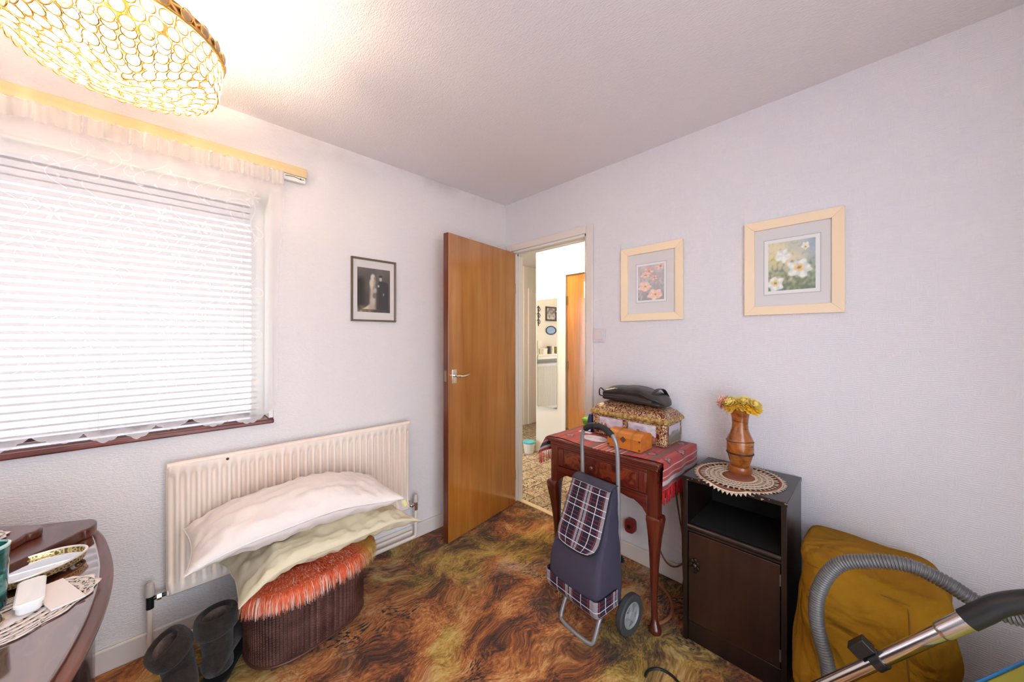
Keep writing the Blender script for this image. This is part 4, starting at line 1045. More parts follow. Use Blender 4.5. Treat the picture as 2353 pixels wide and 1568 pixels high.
# green and blue things on the window end of the table
gc = thing('lime_container', 'lime green plastic container beside the tin chest', 'container', (-.11, -.875, TZ))
GZ = TZ + .0065
part('container_body', MB().rings([[(x, y, GZ + z) for x, y in chamf(-.165 + i, -.07 - i, -.925 + i, -.853 - i, .012)] for z, i in ((0, .012), (.016, .008), (.028, .002), (.050, .0), (.060, .010))]), plain('lime_green', C(150, 206, 60), .45), gc, bevel=.002)
part('container_clip', MB().box(-.169, -.160, -.905, -.873, GZ + .026, GZ + .040), plain('lime_dark', C(110, 160, 44), .45), gc, bevel=.002)
bb = thing('navy_box', 'navy blue tapered box between the lime container and the tin chest', 'box', (-.19, -.945, TZ))
part('box_body', MB().rings([[(x, y, GZ + z) for x, y in chamf(-.232 + i, -.135 - i, -.972 + i * .3, -.932 - i, .003)] for z, i in ((0, .0), (.002, .0), (.098, .014), (.10, .016))]), plain('navy_card', C(24, 38, 92), .5), bb, bevel=.001)
part('box_label', MB().box(-.2335, -.2320, -.968, -.940, GZ + .006, GZ + .030), plain('label_white', C(228, 226, 232), .7), bb)
tag(part('paper_sheet', MB().box(-.262, -.232, -.985, -.905, GZ - .001, GZ + .001), plain('pale_paper', C(226, 222, 228), .8)), 'small white paper slip in front of the navy box', 'paper')

# flex, plug and red handle below the table
m_flex = plain('brown_flex', C(112, 82, 64), .5)
fx = thing('sewing_flex', 'brown electric flex looping down the wall below the sewing table', 'cable', (-.05, -1.33, .1))
part('hanging_loop', MB().tube(catmull([(-.065, -1.27, bz0 - .012), (-.045, -1.285, .42), (-.032, -1.272, .28), (-.030, -1.275, .18), (-.032, -1.305, .11), (-.036, -1.345, .085), (-.036, -1.39, .105), (-.040, -1.42, .16), (-.036, -1.41, .26), (-.04, -1.385, .42), (-.05, -1.37, bz0 - .012)], 8), .0042, 8), m_flex, fx)
part('floor_loop', MB().tube(catmull([(-.10, -1.30, .008), (-.16, -1.385, .008), (-.235, -1.435, .008), (-.31, -1.445, .008), (-.375, -1.425, .008), (-.41, -1.385, .008)], 8), .0072, 8), plain('tan_flex', C(150, 92, 56), .6), fx)
pg = thing('electric_plug', 'black plug lying on the carpet beside the baseboard', 'plug', (-.06, -1.10, 0))
part('plug_body', MB().cyl((-.085, -1.055, .022), (-.085, -1.085, .022), .020, 14).cyl((-.085, -1.085, .022), (-.085, -1.098, .022), .013, 14), m_black, pg, bevel=.002)
for dz in (-.007, .007): part('pin', MB().cyl((-.085, -1.098, .022 + dz), (-.085, -1.118, .022 + dz), .0032, 8), m_chrome, pg)
kr = thing('red_holder', 'dark red plastic holder on the wall behind the trolley', 'holder', (-.02, -1.10, .2))
part('holder_body', MB().rings([[(x, -1.105 + y, .205 + z) for y, z in [(.030 * sc * math.copysign(abs(math.cos(a)) ** .6, math.cos(a)), .040 * sc * math.copysign(abs(math.sin(a)) ** .6, math.sin(a))) for a in np.linspace(0, 2 * PI, 24, endpoint=False)]] for x, sc in ((-.001, 1), (-.034, 1), (-.042, .85), (-.040, .5))]), plain('dark_red', C(132, 32, 28), .4), kr)
part('holder_recess', MB().cyl((-.0405, -1.105, .205), (-.0435, -1.105, .205), .012, 14), m_black, kr)
tag(part('floor_cable', MB().tube(catmull([(-.66, -1.50, .006), (-.635, -1.496, .006), (-.605, -1.508, .006), (-.585, -1.535, .006), (-.585, -1.58, .006), (-.62, -1.64, .006), (-.70, -1.70, .006)], 8), .005, 8), m_black), 'black cable curled on the carpet before the dark cabinet', 'cable')

# ------------------------------------------------------------------ shopping trolley
def tartan():
    k = Mat('navy_tartan', rough=.85)
    uv = k.uv(); o = k.sep(uv)
    def fr(x, n): return k.math('FRACT', k.math('MULTIPLY', x, n))
    g_, w_, z_ = (.38, .38, .38), (1, 1, 1), (0, 0, 0)
    fu = fr(o[0], 1.0); fv = fr(o[1], 1.0)
    wu = k.ramp(fu, [(0, g_), (.07, z_), (.235, w_), (.250, z_), (.43, g_), (.49, z_), (.515, g_), (.575, z_), (.755, w_), (.770, z_), (.93, g_)], 'CONSTANT')
    ru = k.ramp(fu, [(0, z_), (.09, w_), (.105, z_), (.40, w_), (.415, z_), (.60, w_), (.615, z_), (.90, w_), (.915, z_)], 'CONSTANT')
    wv = k.ramp(fv, [(0, z_), (.10, w_), (.14, z_), (.42, w_), (.46, z_)], 'CONSTANT')
    rv = k.ramp(fv, [(0, z_), (.27, w_), (.30, z_), (.66, w_), (.69, z_), (.84, w_), (.865, z_)], 'CONSTANT')
    c = k.mix(k.math('MAXIMUM', ru, rv), C(20, 20, 40), C(130, 40, 52))
    c = k.mix(k.math('MAXIMUM', wu, k.math('MULTIPLY', wv, 1.0)), c, C(206, 200, 206))
    k.set(Base_Color=c); k.bump(k.noise(k.obj(), 500, 2), .2, .0008); return k.m
m_tartan = tartan()
k = Mat('trolley_canvas', C(58, 52, 70), .8); k.bump(k.math('ADD', k.noise(k.obj(), 7, 3), k.math('MULTIPLY', k.noise(k.obj(), 600, 2), .08)), .35, .02); m_canvas = k.m
k = Mat('tube_grey', C(150, 150, 152), .35); k.set(Metallic=.4); m_tubeg = k.m
tr = thing('shopping_trolley', 'navy tartan shopping trolley bag standing before the sewing table', 'trolley', (-.515, -1.205, 0), math.radians(-6), local=True)
hp = catmull([(.008, .104, .10), (.004, .104, .40), (.0, .104, .70), (-.004, .103, .80), (-.008, .092, .856), (-.010, .055, .890), (-.011, 0, .900), (-.010, -.055, .890), (-.008, -.092, .856), (-.004, -.103, .80), (.0, -.104, .70), (.004, -.104, .40), (.008, -.104, .10)], 8)
part('handle_frame', MB().tube(hp, .0092, 12), m_tubeg, tr)
gp = catmull([(-.0088, .078, .872), (-.010, .045, .893), (-.011, 0, .900), (-.010, -.045, .893), (-.0088, -.078, .872)], 8)
grp = part('foam_grip', MB().tube(gp, .0145, 14), plain('black_foam', C(32, 31, 31), .6), tr, label='black foam handle grip')
for yy in (.012, -.004): part('grip_ring', MB().tube([(-.0108 + .0155 * math.cos(a), yy, .899 + .0155 * math.sin(a)) for a in np.linspace(0, 2 * PI, 18, endpoint=False)], .0018, 6, closed=True), m_black, grp)
part('stand', MB().tube(catmull([(.004, .094, .15), (-.06, .095, .14), (-.118, .096, .10), (-.150, .097, .045), (-.164, .092, .016), (-.172, .07, .0092), (-.176, 0, .0092), (-.172, -.07, .0092), (-.164, -.092, .016), (-.150, -.097, .045), (-.118, -.096, .10), (-.06, -.095, .14), (.004, -.094, .15)], 7), .0088, 12), m_tubeg, tr)
part('axle', MB().cyl((.02, -.15, .087), (.02, .15, .087), .006, 10).tube([(.008, .10, .10), (.02, .10, .087)], .007, 8).tube([(.008, -.10, .10), (.02, -.10, .087)], .007, 8), m_tubeg, tr)
m_tyre = plain('grey_rubber', C(62, 60, 60), .75); m_hub = plain('grey_hub', C(150, 150, 148), .45)
for sy in (-1, 1):
    yc = sy * .150; R = .086
    ty = MB().rings([[(.02 + r_ * math.cos(a), yc + o_, .087 + r_ * math.sin(a)) for a in np.linspace(0, 2 * PI, 40, endpoint=False)] for r_, o_ in ((.056, -.013), (.080, -.016), (R, -.010), (R, .010), (.080, .016), (.056, .013), (.056, -.013))], False, False)
    wh = part('tyre', ty, m_tyre, tr)
    hb_ = MB().rings([[(.02 + r_ * math.cos(a), yc + o_, .087 + r_ * math.sin(a)) for a in np.linspace(0, 2 * PI, 36, endpoint=False)] for r_, o_ in ((.0565, -.012), (.053, -.014), (.048, -.007), (.048, .007), (.053, .014), (.0565, .012))], False, False)
    hb_.rings([[(.02 + r_ * math.cos(a), yc + o_, .087 + r_ * math.sin(a)) for a in np.linspace(0, 2 * PI, 20, endpoint=False)] for r_, o_ in ((.018, -.015), (.020, -.011), (.020, .011), (.018, .015))])
    for q in range(5):
        a = 2 * PI * q / 5 + .3; c_, s_ = math.cos(a), math.sin(a)
        hb_.obox((.02 + .034 * c_, yc, .087 + .034 * s_), (.018 * c_, 0, .018 * s_), (0, .009, 0), (-.010 * s_, 0, .010 * c_))
    part('hub', hb_, m_hub, wh, sharp=30)
# bag: stacked cross sections, x forward is negative
secs = [(.150, -.150, -.018, .118), (.158, -.192, -.012, .140), (.185, -.206, -.010, .146), (.240, -.206, -.010, .147), (.30, -.200, -.010, .146), (.38, -.172, -.010, .140), (.46, -.132, -.010, .130), (.54, -.098, -.010, .122), (.60, -.074, -.008, .116), (.635, -.058, -.008, .112), (.648, -.040, -.012, .104)]
def bag_ring(z, xf, xb, hw, e=0.0, n=48):
    ring = []
    for i in range(n):
        a = 2 * PI * i / n; ca, sa = math.cos(a), math.sin(a); p = .30
        x = (xf + xb) / 2 + math.copysign(abs(ca) ** p, ca) * ((xb - xf) / 2 + e); y = math.copysign(abs(sa) ** p, sa) * (hw + e)
        wr = (.006 * N3(z * 14, a * 2.2, 5)) * (1 if .2 < z < .6 else .3)
        ring.append((x + wr * ca, y + wr * sa, z + .006 * N3(a * 2, z * 6, 2)))
    return ring
def sec_at(z):
    for a, b in zip(secs, secs[1:]):
        if a[0] <= z <= b[0]:
            t = (z - a[0]) / (b[0] - a[0]); return tuple(x + (y - x) * t for x, y in zip(a, b))
    return secs[-1] if z > secs[-1][0] else secs[0]
zs = [.150, .154, .158, .17, .185] + [.20 + .02 * i for i in range(22)] + [.635, .642, .648]
part('bag', MB().rings([bag_ring(*sec_at(z)) for z in zs]), m_canvas, tr, sharp=0)
# tartan band round the foot of the bag: front and both sides
def band_pt(u, v):
    z = .160 + v * .078; _, xf, xb, hw = sec_at(z); xf -= .004; hw += .004
    dep = .13; tot = 2 * hw + 2 * dep; s_ = u * tot - dep - hw; zz = z
    if abs(s_) <= hw - .02: x, y = xf + .004 * (abs(s_) / hw) ** 4, s_
    else:
        q = abs(s_) - (hw - .02); sg = 1 if s_ > 0 else -1
        if q < .0314: a = q / .02; x, y = xf + .02 - .02 * math.cos(a), sg * (hw - .02 + .02 * math.sin(a))
        else: x, y = xf + .02 + (q - .0314), sg * hw
        zz = z - (0.0 if q < .0314 else .0)
    if v > .5 and abs(s_) < hw: zz -= .016 * (1 - (s_ / hw) ** 2) * (v - .5) * 2 * .6
    return (x, y, zz)
g = MB().grid(band_pt, 120, 8); g.uv = [(u * 2.1 + .45, v * .9 + .05) for u, v in g.uv]
o = part('tartan_band', g, m_tartan, tr, sharp=0); q = o.modifiers.new('thick', 'SOLIDIFY'); q.thickness = .003; q.offset = 1
# front flap with rounded lower corners
def flap_pt(u, v, e=.010, grow=0.0):
    zt, zb_ = .640, .385 - grow
    z = zt + (zb_ - zt) * v
    cut = 0.0
    hwf = (.108 + .010 * v + grow)
    if v > .72:
        q = (v - .72) / .28; hwf *= (1 - .30 * q ** 2.6)
    _, xf, xb, hw = sec_at(z); y = (1 - 2 * u) * hwf
    if v > .9: z += .012 * (abs(1 - 2 * u) ** 3) * (v - .9) * 10
    x = xf - e - .010 * v * v + .004 * (abs(y) / .11) ** 4
    return (x, y, z)
g = MB().grid(flap_pt, 30, 30); g.uv = [(u, (1 - v) * 3.4 + .1) for u, v in g.uv]
o = part('tartan_flap', g, m_tartan, tr, sharp=0); q = o.modifiers.new('thick', 'SOLIDIFY'); q.thickness = .003
g = MB().grid(lambda u, v: flap_pt(u, v, .0065, .006), 30, 30)
o = part('flap_edging', g, plain('black_binding', C(24, 22, 26), .8), tr, sharp=0); q = o.modifiers.new('thick', 'SOLIDIFY'); q.thickness = .003
part('flap_top', MB().grid(lambda u, v: (-.008 - .062 * v, (1 - 2 * u) * (.112), .652 + .010 * math.sin(PI * v) - .012 * v), 12, 8), m_canvas, tr, sharp=0).modifiers.new('thick', 'SOLIDIFY').thickness = .003

# ------------------------------------------------------------------ dark bedside cabinet
m_dark = wood('dark_oak', [C(14, 8, 7), C(24, 13, 10), C(34, 19, 14), C(42, 25, 18)], 1.0, 'Z', .36, .25, .8, .05)
m_darkp = wood('dark_oak_door', [C(20, 9, 7), C(34, 16, 10), C(45, 22, 14), C(54, 29, 19)], 1.0, 'Z', .36, .25, .9, .05)
m_darkin = plain('dark_interior', C(16, 11, 9), .8)
kx0, kx1, ky0, ky1, kz = -.360, -.020, -1.896, -1.530, .715
cb = thing('bedside_cabinet', 'dark stained wooden cabinet with open niche and panelled door', 'cabinet', (-.19, -1.71, 0))
part('cabinet_top', MB().box(kx0 - .004, kx1, ky0 - .002, ky1 + .002, kz - .018, kz), m_dark, cb, bevel=.002)
part('side_panel', MB().box(kx0, kx1, ky0, ky0 + .018, .0, kz - .018), m_dark, cb, bevel=.001)
part('side_panel', MB().box(kx0, kx1, ky1 - .018, ky1, .0, kz - .018), m_dark, cb, bevel=.001)
part('back_panel', MB().box(kx1 - .010, kx1 - .001, ky0 + .018, ky1 - .018, .02, kz - .018), m_darkin, cb)
part('niche_shelf', MB().box(kx0 + .012, kx1 - .010, ky0 + .018, ky1 - .018, .492, .506), m_darkin, cb)
part('bottom_board', MB().box(kx0 + .012, kx1 - .010, ky0 + .018, ky1 - .018, .075, .09), m_darkin, cb)
part('niche_rail', MB().tube([(kx0 + .010, ky0 + .018, .497), (kx0 + .010, ky1 - .018, .497)], .012, 14).box(kx0 + .004, kx0 + .018, ky0 + .018, ky1 - .018, .478, .486), m_dark, cb)
part('plinth', MB().box(kx0 + .008, kx0 + .024, ky0 + .018, ky1 - .018, .0, .085), m_dark, cb, bevel=.002)
dd = part('cabinet_door', MB().box(kx0 + .002, kx0 + .018, ky0 + .021, ky1 - .021, .090, .474), m_darkp, cb, bevel=.002)
hm = MB()
for i in range(7):
    a = 2 * PI * i / 7; hm.sphere((kx0 - .003, -1.578 + .016 * math.cos(a) * .9, .338 + .022 * math.sin(a)), (.004, .008, .010), 8, 6)
hm.sphere((kx0 - .005, -1.578, .338), (.006, .010, .012), 10, 6)
part('drop_handle', hm.tube([(kx0 - .012, -1.578 + .011 * math.cos(a), .333 + .014 * math.sin(a)) for a in np.linspace(PI, 2 * PI, 12)], .0022, 6), plain('tarnished_metal', C(74, 62, 54), .35, .9), dd, label='tarnished ornate door handle')
for zz in (.14, .42): part('hinge', MB().cyl((kx0 + .001, ky0 + .0205, zz - .022), (kx0 + .001, ky0 + .0205, zz + .022), .003, 8), plain('worn_steel', C(150, 140, 130), .4, .9), dd)
# worn pale chips along the top front edge
wc_ = MB(); rr = random.Random(5)
for i in range(14):
    y = rr.uniform(ky0, ky1); l = rr.uniform(.002, .010); wc_.obox((kx0 - .004, y, kz - .002 - rr.random() * .012), (.0006, 0, 0), (0, l * .5, 0), (0, 0, rr.uniform(.0006, .0014)))
part('paint_chips', wc_, plain('bare_wood_chip', C(196, 164, 132), .8), cb, kind='stuff')

# crocheted round doily on the cabinet
DX, DY, DZ_ = -.212, -1.705, kz + .0022
def hang(x, z):
    return (x, z) if x > kx0 - .006 else (kx0 - .006 - (kx0 - .006 - x) * .25, z - (kx0 - .006 - x) * .9)
def dpt(r_, a):
    x = DX + r_ * 1.0 * math.cos(a); y = DY + r_ * .90 * math.sin(a); x, z = hang(x, DZ_); return (min(x, -.004), y, z)
k = Mat('cream_crochet', C(214, 192, 168), .95); k.bump(k.noise(k.obj(), 500, 2), .6, .001); m_cro = k.m
m_crob = plain('brown_crochet', C(140, 76, 52), .95)
do = thing('crochet_doily', 'round cream and brown crocheted doily on the dark cabinet', 'doily', (DX, DY, kz))
def band(r0, r1, n=120, wob=0.0, kk=1): 
    mb = MB(); mb.grid(lambda u, v: dpt(r0 + (r1 - r0) * v + wob * math.cos(kk * 2 * PI * u) * v, 2 * PI * u), n, 2, closeu=True); return mb
c1, c2 = MB(), MB()
for r0, r1 in ((.066, .078), (.088, .098), (.108, .120), (.131, .140), (.168, .176)):
    q = band(r0, r1); c1.add(q.v, q.f)
for i in range(64):   # picot edge
    a = 2 * PI * i / 64; a2 = a + PI / 64
    c1.add([dpt(.174, a - PI / 64), dpt(.188, a), dpt(.174, a + PI / 64)], [(0, 1, 2)])
for r0, r1, n in ((.078, .088, 40), (.098, .108, 48), (.120, .131, 56)):
    for i in range(n):
        a = 2 * PI * i / n; w_ = .32 * 2 * PI / n
        c1.add([dpt(r0 - .001, a - w_), dpt(r0 - .001, a + w_), dpt(r1 + .001, a + w_), dpt(r1 + .001, a - w_)], [(0, 1, 2, 3)])
for i in range(44):
    a = 2 * PI * i / 44; w_ = .16 * 2 * PI / 44
    c1.add([dpt(.139, a - w_), dpt(.139, a + w_), dpt(.160, a + w_), dpt(.160, a - w_)], [(0, 1, 2, 3)])
for q in (band(.0, .064), band(.158, .166)): c2.add(q.v, q.f)
for nm, c_, mm in (('cream_rounds', c1, m_cro), ('brown_rounds', c2, m_crob)):
    o = part(nm, c_, mm, do, sharp=0); q = o.modifiers.new('thick', 'SOLIDIFY'); q.thickness = .0016; q.offset = 1

# turned wooden vase with artificial flowers
k = Mat('figured_vase_wood', rough=.25)
ps = k.map(k.obj(), scale=(7, 7, 60)); fl = k.noise(ps, 1.2, 4, .65, .8); bigv = k.noise(k.obj(), 14, 3, .6, .8)
k.set(Base_Color=k.mix(k.ramp(fl, [(0.52, (0, 0, 0)), (0.70, (.85, .85, .85))]), k.ramp(bigv, [(0.3, C(122, 62, 22)), (0.5, C(164, 92, 34)), (0.7, C(190, 122, 50))]), C(58, 26, 14)), Coat_Weight=.5, Coat_Roughness=.06)
VX, VY, VZ = -.148, -1.697, kz + .0045
va = thing('wooden_vase', 'turned wooden vase standing on the crocheted doily', 'vase', (VX, VY, VZ))
part('foot', MB().lathe([(.046, 0), (.047, .004), (.047, .024), (.045, .028), (.034, .029)], 40, (VX, VY, VZ)), wood('vase_foot_wood', [C(130, 66, 26), C(158, 86, 36), C(172, 100, 46)], 2, 'X', .3, .4), va)
part('vase_body', MB().lathe([(.034, .029), (.036, .032), (.0495, .078), (.0525, .098), (.0525, .138), (.051, .146), (.040, .170), (.0325, .192), (.031, .215), (.033, .240), (.0385, .272), (.040, .278), (.036, .278), (.031, .26), (.028, .215)], 48, (VX, VY, VZ), True, False), k.m, va)
part('dark_ring', MB().lathe([(.0528, .083), (.0532, .086), (.0530, .090)], 48, (VX, VY, VZ), False, False).tube([(VX + .0528 * math.cos(a), VY + .0528 * math.sin(a), VZ + .140 + .003 * math.sin(2 * a)) for a in np.linspace(0, 2 * PI, 48, endpoint=False)], .0016, 6, closed=True).tube([(VX + .0525 * math.cos(a), VY + .0525 * math.sin(a), VZ + .085) for a in np.linspace(0, 2 * PI, 48, endpoint=False)], .0016, 6, closed=True), plain('dark_bark', C(48, 22, 14), .5), va)
def chrys(name, label, cx, cy, cz, r_, col, col2, tilt, seed, nl=7):
    rr = random.Random(seed); th = thing(name, label, 'flower', (cx, cy, cz), group='artificial flowers in the vase')
    mats = [plain(name + '_petal', col, .7), plain(name + '_petal_inner', col2, .7)]
    R_ = Matrix.Rotation(tilt[0], 3, 'X') @ Matrix.Rotation(tilt[1], 3, 'Y')
    for li in range(nl):
        mb = MB(); el = math.radians(-30 + 18 * li); n = 14 - li; L = r_ * (1 - .05 * li)
        for i in range(n):
            a = 2 * PI * (i + rr.random() * .5) / n; e = el + rr.uniform(-.15, .15); w_ = L * .24
            d = Vector((math.cos(a) * math.cos(e), math.sin(a) * math.cos(e), math.sin(e))); t = Vector((-math.sin(a), math.cos(a), 0)); u_ = d.cross(t)
            pts = []
            for s_, ww, cu_ in ((.08, .35, 0), (.45, .9, -.06), (.8, 1.0, -.02), (1.0, .45, .06)):
                for q in (-1, 0, 1): pts.append(R_ @ (d * L * s_ + t * w_ * ww * q + u_ * L * (cu_ + .05 * abs(q))) + Vector((cx, cy, cz)))
            fs = [(3 * j + q, 3 * j + q + 1, 3 * j + q + 4, 3 * j + q + 3) for j in range(3) for q in range(2)]
            mb.add(pts, fs)
        part('petal_whorl', mb, mats[0 if li < 3 else 1], th, sharp=0)
    part('stalk', MB().tube([(cx, cy, cz), ((cx + VX) / 2, (cy + VY) / 2, cz - .02), (VX + (cx - VX) * .2, VY + (cy - VY) * .2, VZ + .20)], .0022, 6), plain(name + '_stalk', C(90, 110, 50), .7), th)
Y1, Y2 = C(255, 216, 88), C(255, 232, 140); FZ = VZ + .300
chrys('yellow_flower', 'left yellow artificial chrysanthemum in the wooden vase', VX - .018, VY + .030, FZ, .044, Y1, Y2, (-.5, -.3), 1)
chrys('yellow_flower', 'middle yellow artificial chrysanthemum in the wooden vase', VX - .005, VY - .014, FZ + .006, .044, Y1, Y2, (.1, -.4), 2)
chrys('yellow_flower', 'right yellow artificial chrysanthemum in the wooden vase', VX - .005, VY - .050, FZ - .002, .044, C(248, 204, 60), Y2, (.6, -.2), 3)
chrys('pink_flower', 'pink artificial chrysanthemum leaning left from the wooden vase', VX + .005, VY + .066, FZ + .004, .038, C(246, 176, 158), C(250, 196, 178), (-.9, .1), 4)

# ------------------------------------------------------------------ mustard fabric cover and vacuum cleaner wand
k = Mat('mustard_cloth', rough=.95); k.set(Base_Color=k.ramp(k.noise(k.obj(), 5, 4), [(0.3, C(142, 98, 18)), (0.7, C(166, 118, 30))]), Sheen_Weight=0.0, Specular_IOR_Level=.12)
k.bump(k.math('ADD', k.math('MULTIPLY', k.noise(k.obj(), 7, 2, .5, 1.5), 2.0), k.math('MULTIPLY', k.noise(k.obj(), 450, 2), .05)), .85, .022); m_must = k.m
mc = thing('mustard_cover', 'mustard yellow cloth cover over a boxy machine beside the cabinet', 'cover', (-.24, -2.1, 0))
def must_pt(u, v):
    """u round the box, v from floor to the middle of the top"""
    a = 2 * PI * u; ca, sa = math.cos(a), math.sin(a); p = .40
    ux, uy = math.copysign(abs(ca) ** p, ca), math.copysign(abs(sa) ** p, sa)
    x0, x1, yy0, yy1 = -.452, -.030, -2.285, -1.925
    zt = .585
    if v < .7:
        q = v / .7; z = q * (zt - .05); ex = 1.0 + .0 * q - .03 * q * q
        inset = 0.0
    else:
        q = (v - .7) / .3; th = min(1, q / .35) * PI / 2
        ex = .97 - .075 * (1 - math.cos(th)); z = zt - .05 + .05 * math.sin(th)
        if q > .35: ex *= 1 - (q - .35) / .65; z = zt
    x = (x0 + x1) / 2 + ux * (x1 - x0) / 2 * ex; y = (yy0 + yy1) / 2 + uy * (yy1 - yy0) / 2 * ex
    # slopes down to the wall and is slumped to the right
    if z > .3: z -= (z - .3) * (max(0, (x + .30)) * .55 + max(0, -2.05 - y) * .25)
    f = (.016 * N3(x * 9, y * 9 + 4, z * 7) - .014 * max(0, .35 - abs(N3(x * 5 + 3, y * 7, z * 5))) * 1.5 + .006 + .006 * math.sin(18 * u * 2 * PI + z * 7) * max(0, .5 - z)) * min(1, v * 6)
    if v < .72: x += ux * f; y += uy * f
    else: z += .008 * N3(x * 8, y * 8, 3)
    return (min(x, -.019), min(y, -1.902), max(z, 0.0015))
part('cover_cloth', MB().grid(must_pt, 120, 60, closeu=True), m_must, mc, sharp=0)
sm_ = MB().tube([must_pt(.5 + .11 * (i / 24 - .5) * 2, .725) for i in range(25)], .0022, 6)
sm_.tube([must_pt(.525, .05 + .67 * i / 24) for i in range(25)], .0020, 6)
part('seam', sm_, plain('mustard_seam', C(128, 88, 20), .9), mc, sharp=0)

vc = thing('vacuum_hose', 'grey ribbed vacuum cleaner hose with chrome wand and black grip', 'vacuum cleaner', (-.60, -2.0, 0))
hz_ = catmull([(-.66, -2.02, .06), (-.57, -2.030, .17), (-.535, -2.022, .30), (-.525, -1.995, .42), (-.520, -1.998, .52), (-.518, -2.040, .620), (-.515, -2.108, .664), (-.510, -2.185, .686), (-.505, -2.245, .672), (-.50, -2.290, .648), (-.50, -2.325, .634), (-.51, -2.375, .645), (-.53, -2.43, .69)], 40)
seg = [0.0]
for a_, b_ in zip(hz_, hz_[1:]): seg.append(seg[-1] + (b_ - a_).length)
tot = seg[-1]; nP = int(tot / .0016)
ds = np.linspace(0, tot, nP); xs = [np.interp(ds, seg, [p[i] for p in hz_]) for i in range(3)]
hpath = [Vector((xs[0][i], xs[1][i], xs[2][i])) for i in range(nP)]
part('ribbed_hose', MB().tube(hpath, lambda t: .0182 + .0022 * math.sin(2 * PI * t * tot / .0075), 14), plain('hose_grey', C(112, 110, 110), .36, .35), vc, sharp=0)
wa, wb_ = Vector((-.63, -1.985, .270)), Vector((-.62, -2.269, .636)); wd = (wb_ - wa).normalized()
part('chrome_wand', MB().cyl(wa - wd * .28, wb_ - wd * .045, .0165, 24), plain('wand_chrome', (.80, .78, .80, 1), .16, 1.0), vc)
part('wand_sleeve', MB().tube([wb_ - wd * .055, wb_ - wd * .048, wb_ - wd * .046, wb_ + wd * .02], lambda t: .0172 if t < .2 else .0198, 24), plain('sleeve_chrome', (.74, .72, .74, 1), .22, 1.0), vc)
gp_ = catmull([wb_ + wd * .012, wb_ + wd * .05, wb_ + wd * .09, (-.618, -2.372, .742), (-.62, -2.42, .762), (-.62, -2.47, .76), (-.60, -2.50, .73), (-.56, -2.47, .70), (-.53, -2.425, .688)], 8)
part('black_grip', MB().tube(gp_, lambda t: .0225 - .002 * t, 18), plain('grip_black', C(24, 24, 26), .45), vc)
cl = wa + wd * .235; sd = Vector((-1, 0, 0)); nn = wd.cross(sd).normalized()
part('wand_clip', MB().tube([cl - wd * .014, cl + wd * .014], .0215, 20).obox(cl - nn * .036 * (1 if nn.z < 0 else -1) - wd * .008, wd * .024, sd * .016, nn * .016), m_black, vc, bevel=.002)
part('vacuum_head', MB().rings([[(x, y, z) for x, y in chamf(-.80 + i, -.58 - i, -1.90 + i, -1.74 - i, .02)] for z, i in ((.001, .0), (.03, .0), (.045, .012))]) , m_black, vc, bevel=.003)
# blue rimmed yellow box at the right
yb = thing('yellow_box', 'olive yellow box with a thin blue rim in the lower right corner', 'box', (-.52, -2.335, 0), math.radians(-28), local=True)
part('box_body', MB().box(-.24, .24, -.36, -.003, .0, .494), plain('box_yellow', C(160, 148, 34), .6), yb, bevel=.004)
rm = MB()
for b in ((-.244, -.240, -.364, .001), (.240, .244, -.364, .001), (-.240, .240, -.003, .001), (-.240, .240, -.364, -.360)): rm.box(*b, .490, .499)
part('box_rim', rm, plain('box_blue', C(40, 110, 164), .4), yb, bevel=.002)
# ------------------------------------------------------------------ dressing table, lower left
WAL = [C(52, 24, 18), C(80, 42, 32), C(104, 60, 46), C(118, 72, 56)]
m_dtr = wood('dark_walnut_moulding', [C(50, 22, 15), C(80, 38, 26), C(104, 54, 38), C(118, 66, 48)], .8, 'Y', .30, .12, .8, .015)
m_dt = wood('dark_walnut', WAL, .8, 'Y', .14, .7, .8, .015)
for nd in m_dt.node_tree.nodes:
    if nd.type == 'BSDF_PRINCIPLED': nd.inputs['Coat Weight'].default_value = 1.0; nd.inputs['Coat IOR'].default_value = 2.6; nd.inputs['Coat Roughness'].default_value = .05
m_dtz = wood('dark_walnut_side', [C(34, 15, 11), C(54, 26, 19), C(70, 38, 28)], .8, 'Z', .2, .5, .8, .02)
base = [(-2.96, -.40), (-2.60, -.41), (-2.30, -.43), (-2.20, -.445), (-2.152, -.472), (-2.130, -.525), (-2.110, -.62), (-2.088, -.78), (-2.083, -.93), (-2.092, -1.07), (-2.113, -1.20), (-2.150, -1.32), (-2.22, -1.45), (-2.36, -1.58), (-2.60, -1.65), (-2.96, -1.66)]
sm2 = [(p.x, p.y) for p in catmull([(a, b, 0) for a, b in base], 8)]
def inset(o, d, c=(-2.9, -.95)):
    out = []
    for i, (x, y) in enumerate(o):
        a = Vector(o[max(0, i - 1)]); b = Vector(o[min(len(o) - 1, i + 1)]); t = (b - a).normalized(); n_ = Vector((t.y, -t.x))
        if (Vector(c) - Vector((x, y))).dot(n_) < 0: n_ = -n_
        q = Vector((x, y)) + n_ * d; out.append((max(q.x, -2.975), min(q.y, -.02)))
    return out
DTZ = .752
dt = thing('dressing_table', 'dark polished dressing table with a curved front edge', 'table', (-2.5, -1.0, 0))
part('table_top', MB().prism(inset(sm2, .022), DTZ - .010, DTZ), m_dt, dt, bevel=.003, seg=3)
part('edge_moulding', MB().prism(sm2, DTZ - .024, DTZ - .010), m_dtr, dt, bevel=.006, seg=3)
part('curved_front', MB().prism(inset(sm2, .030), .10, DTZ - .024), m_dtz, dt)
part('plinth', MB().prism(inset(sm2, .045), .0, .10), m_dtz, dt)
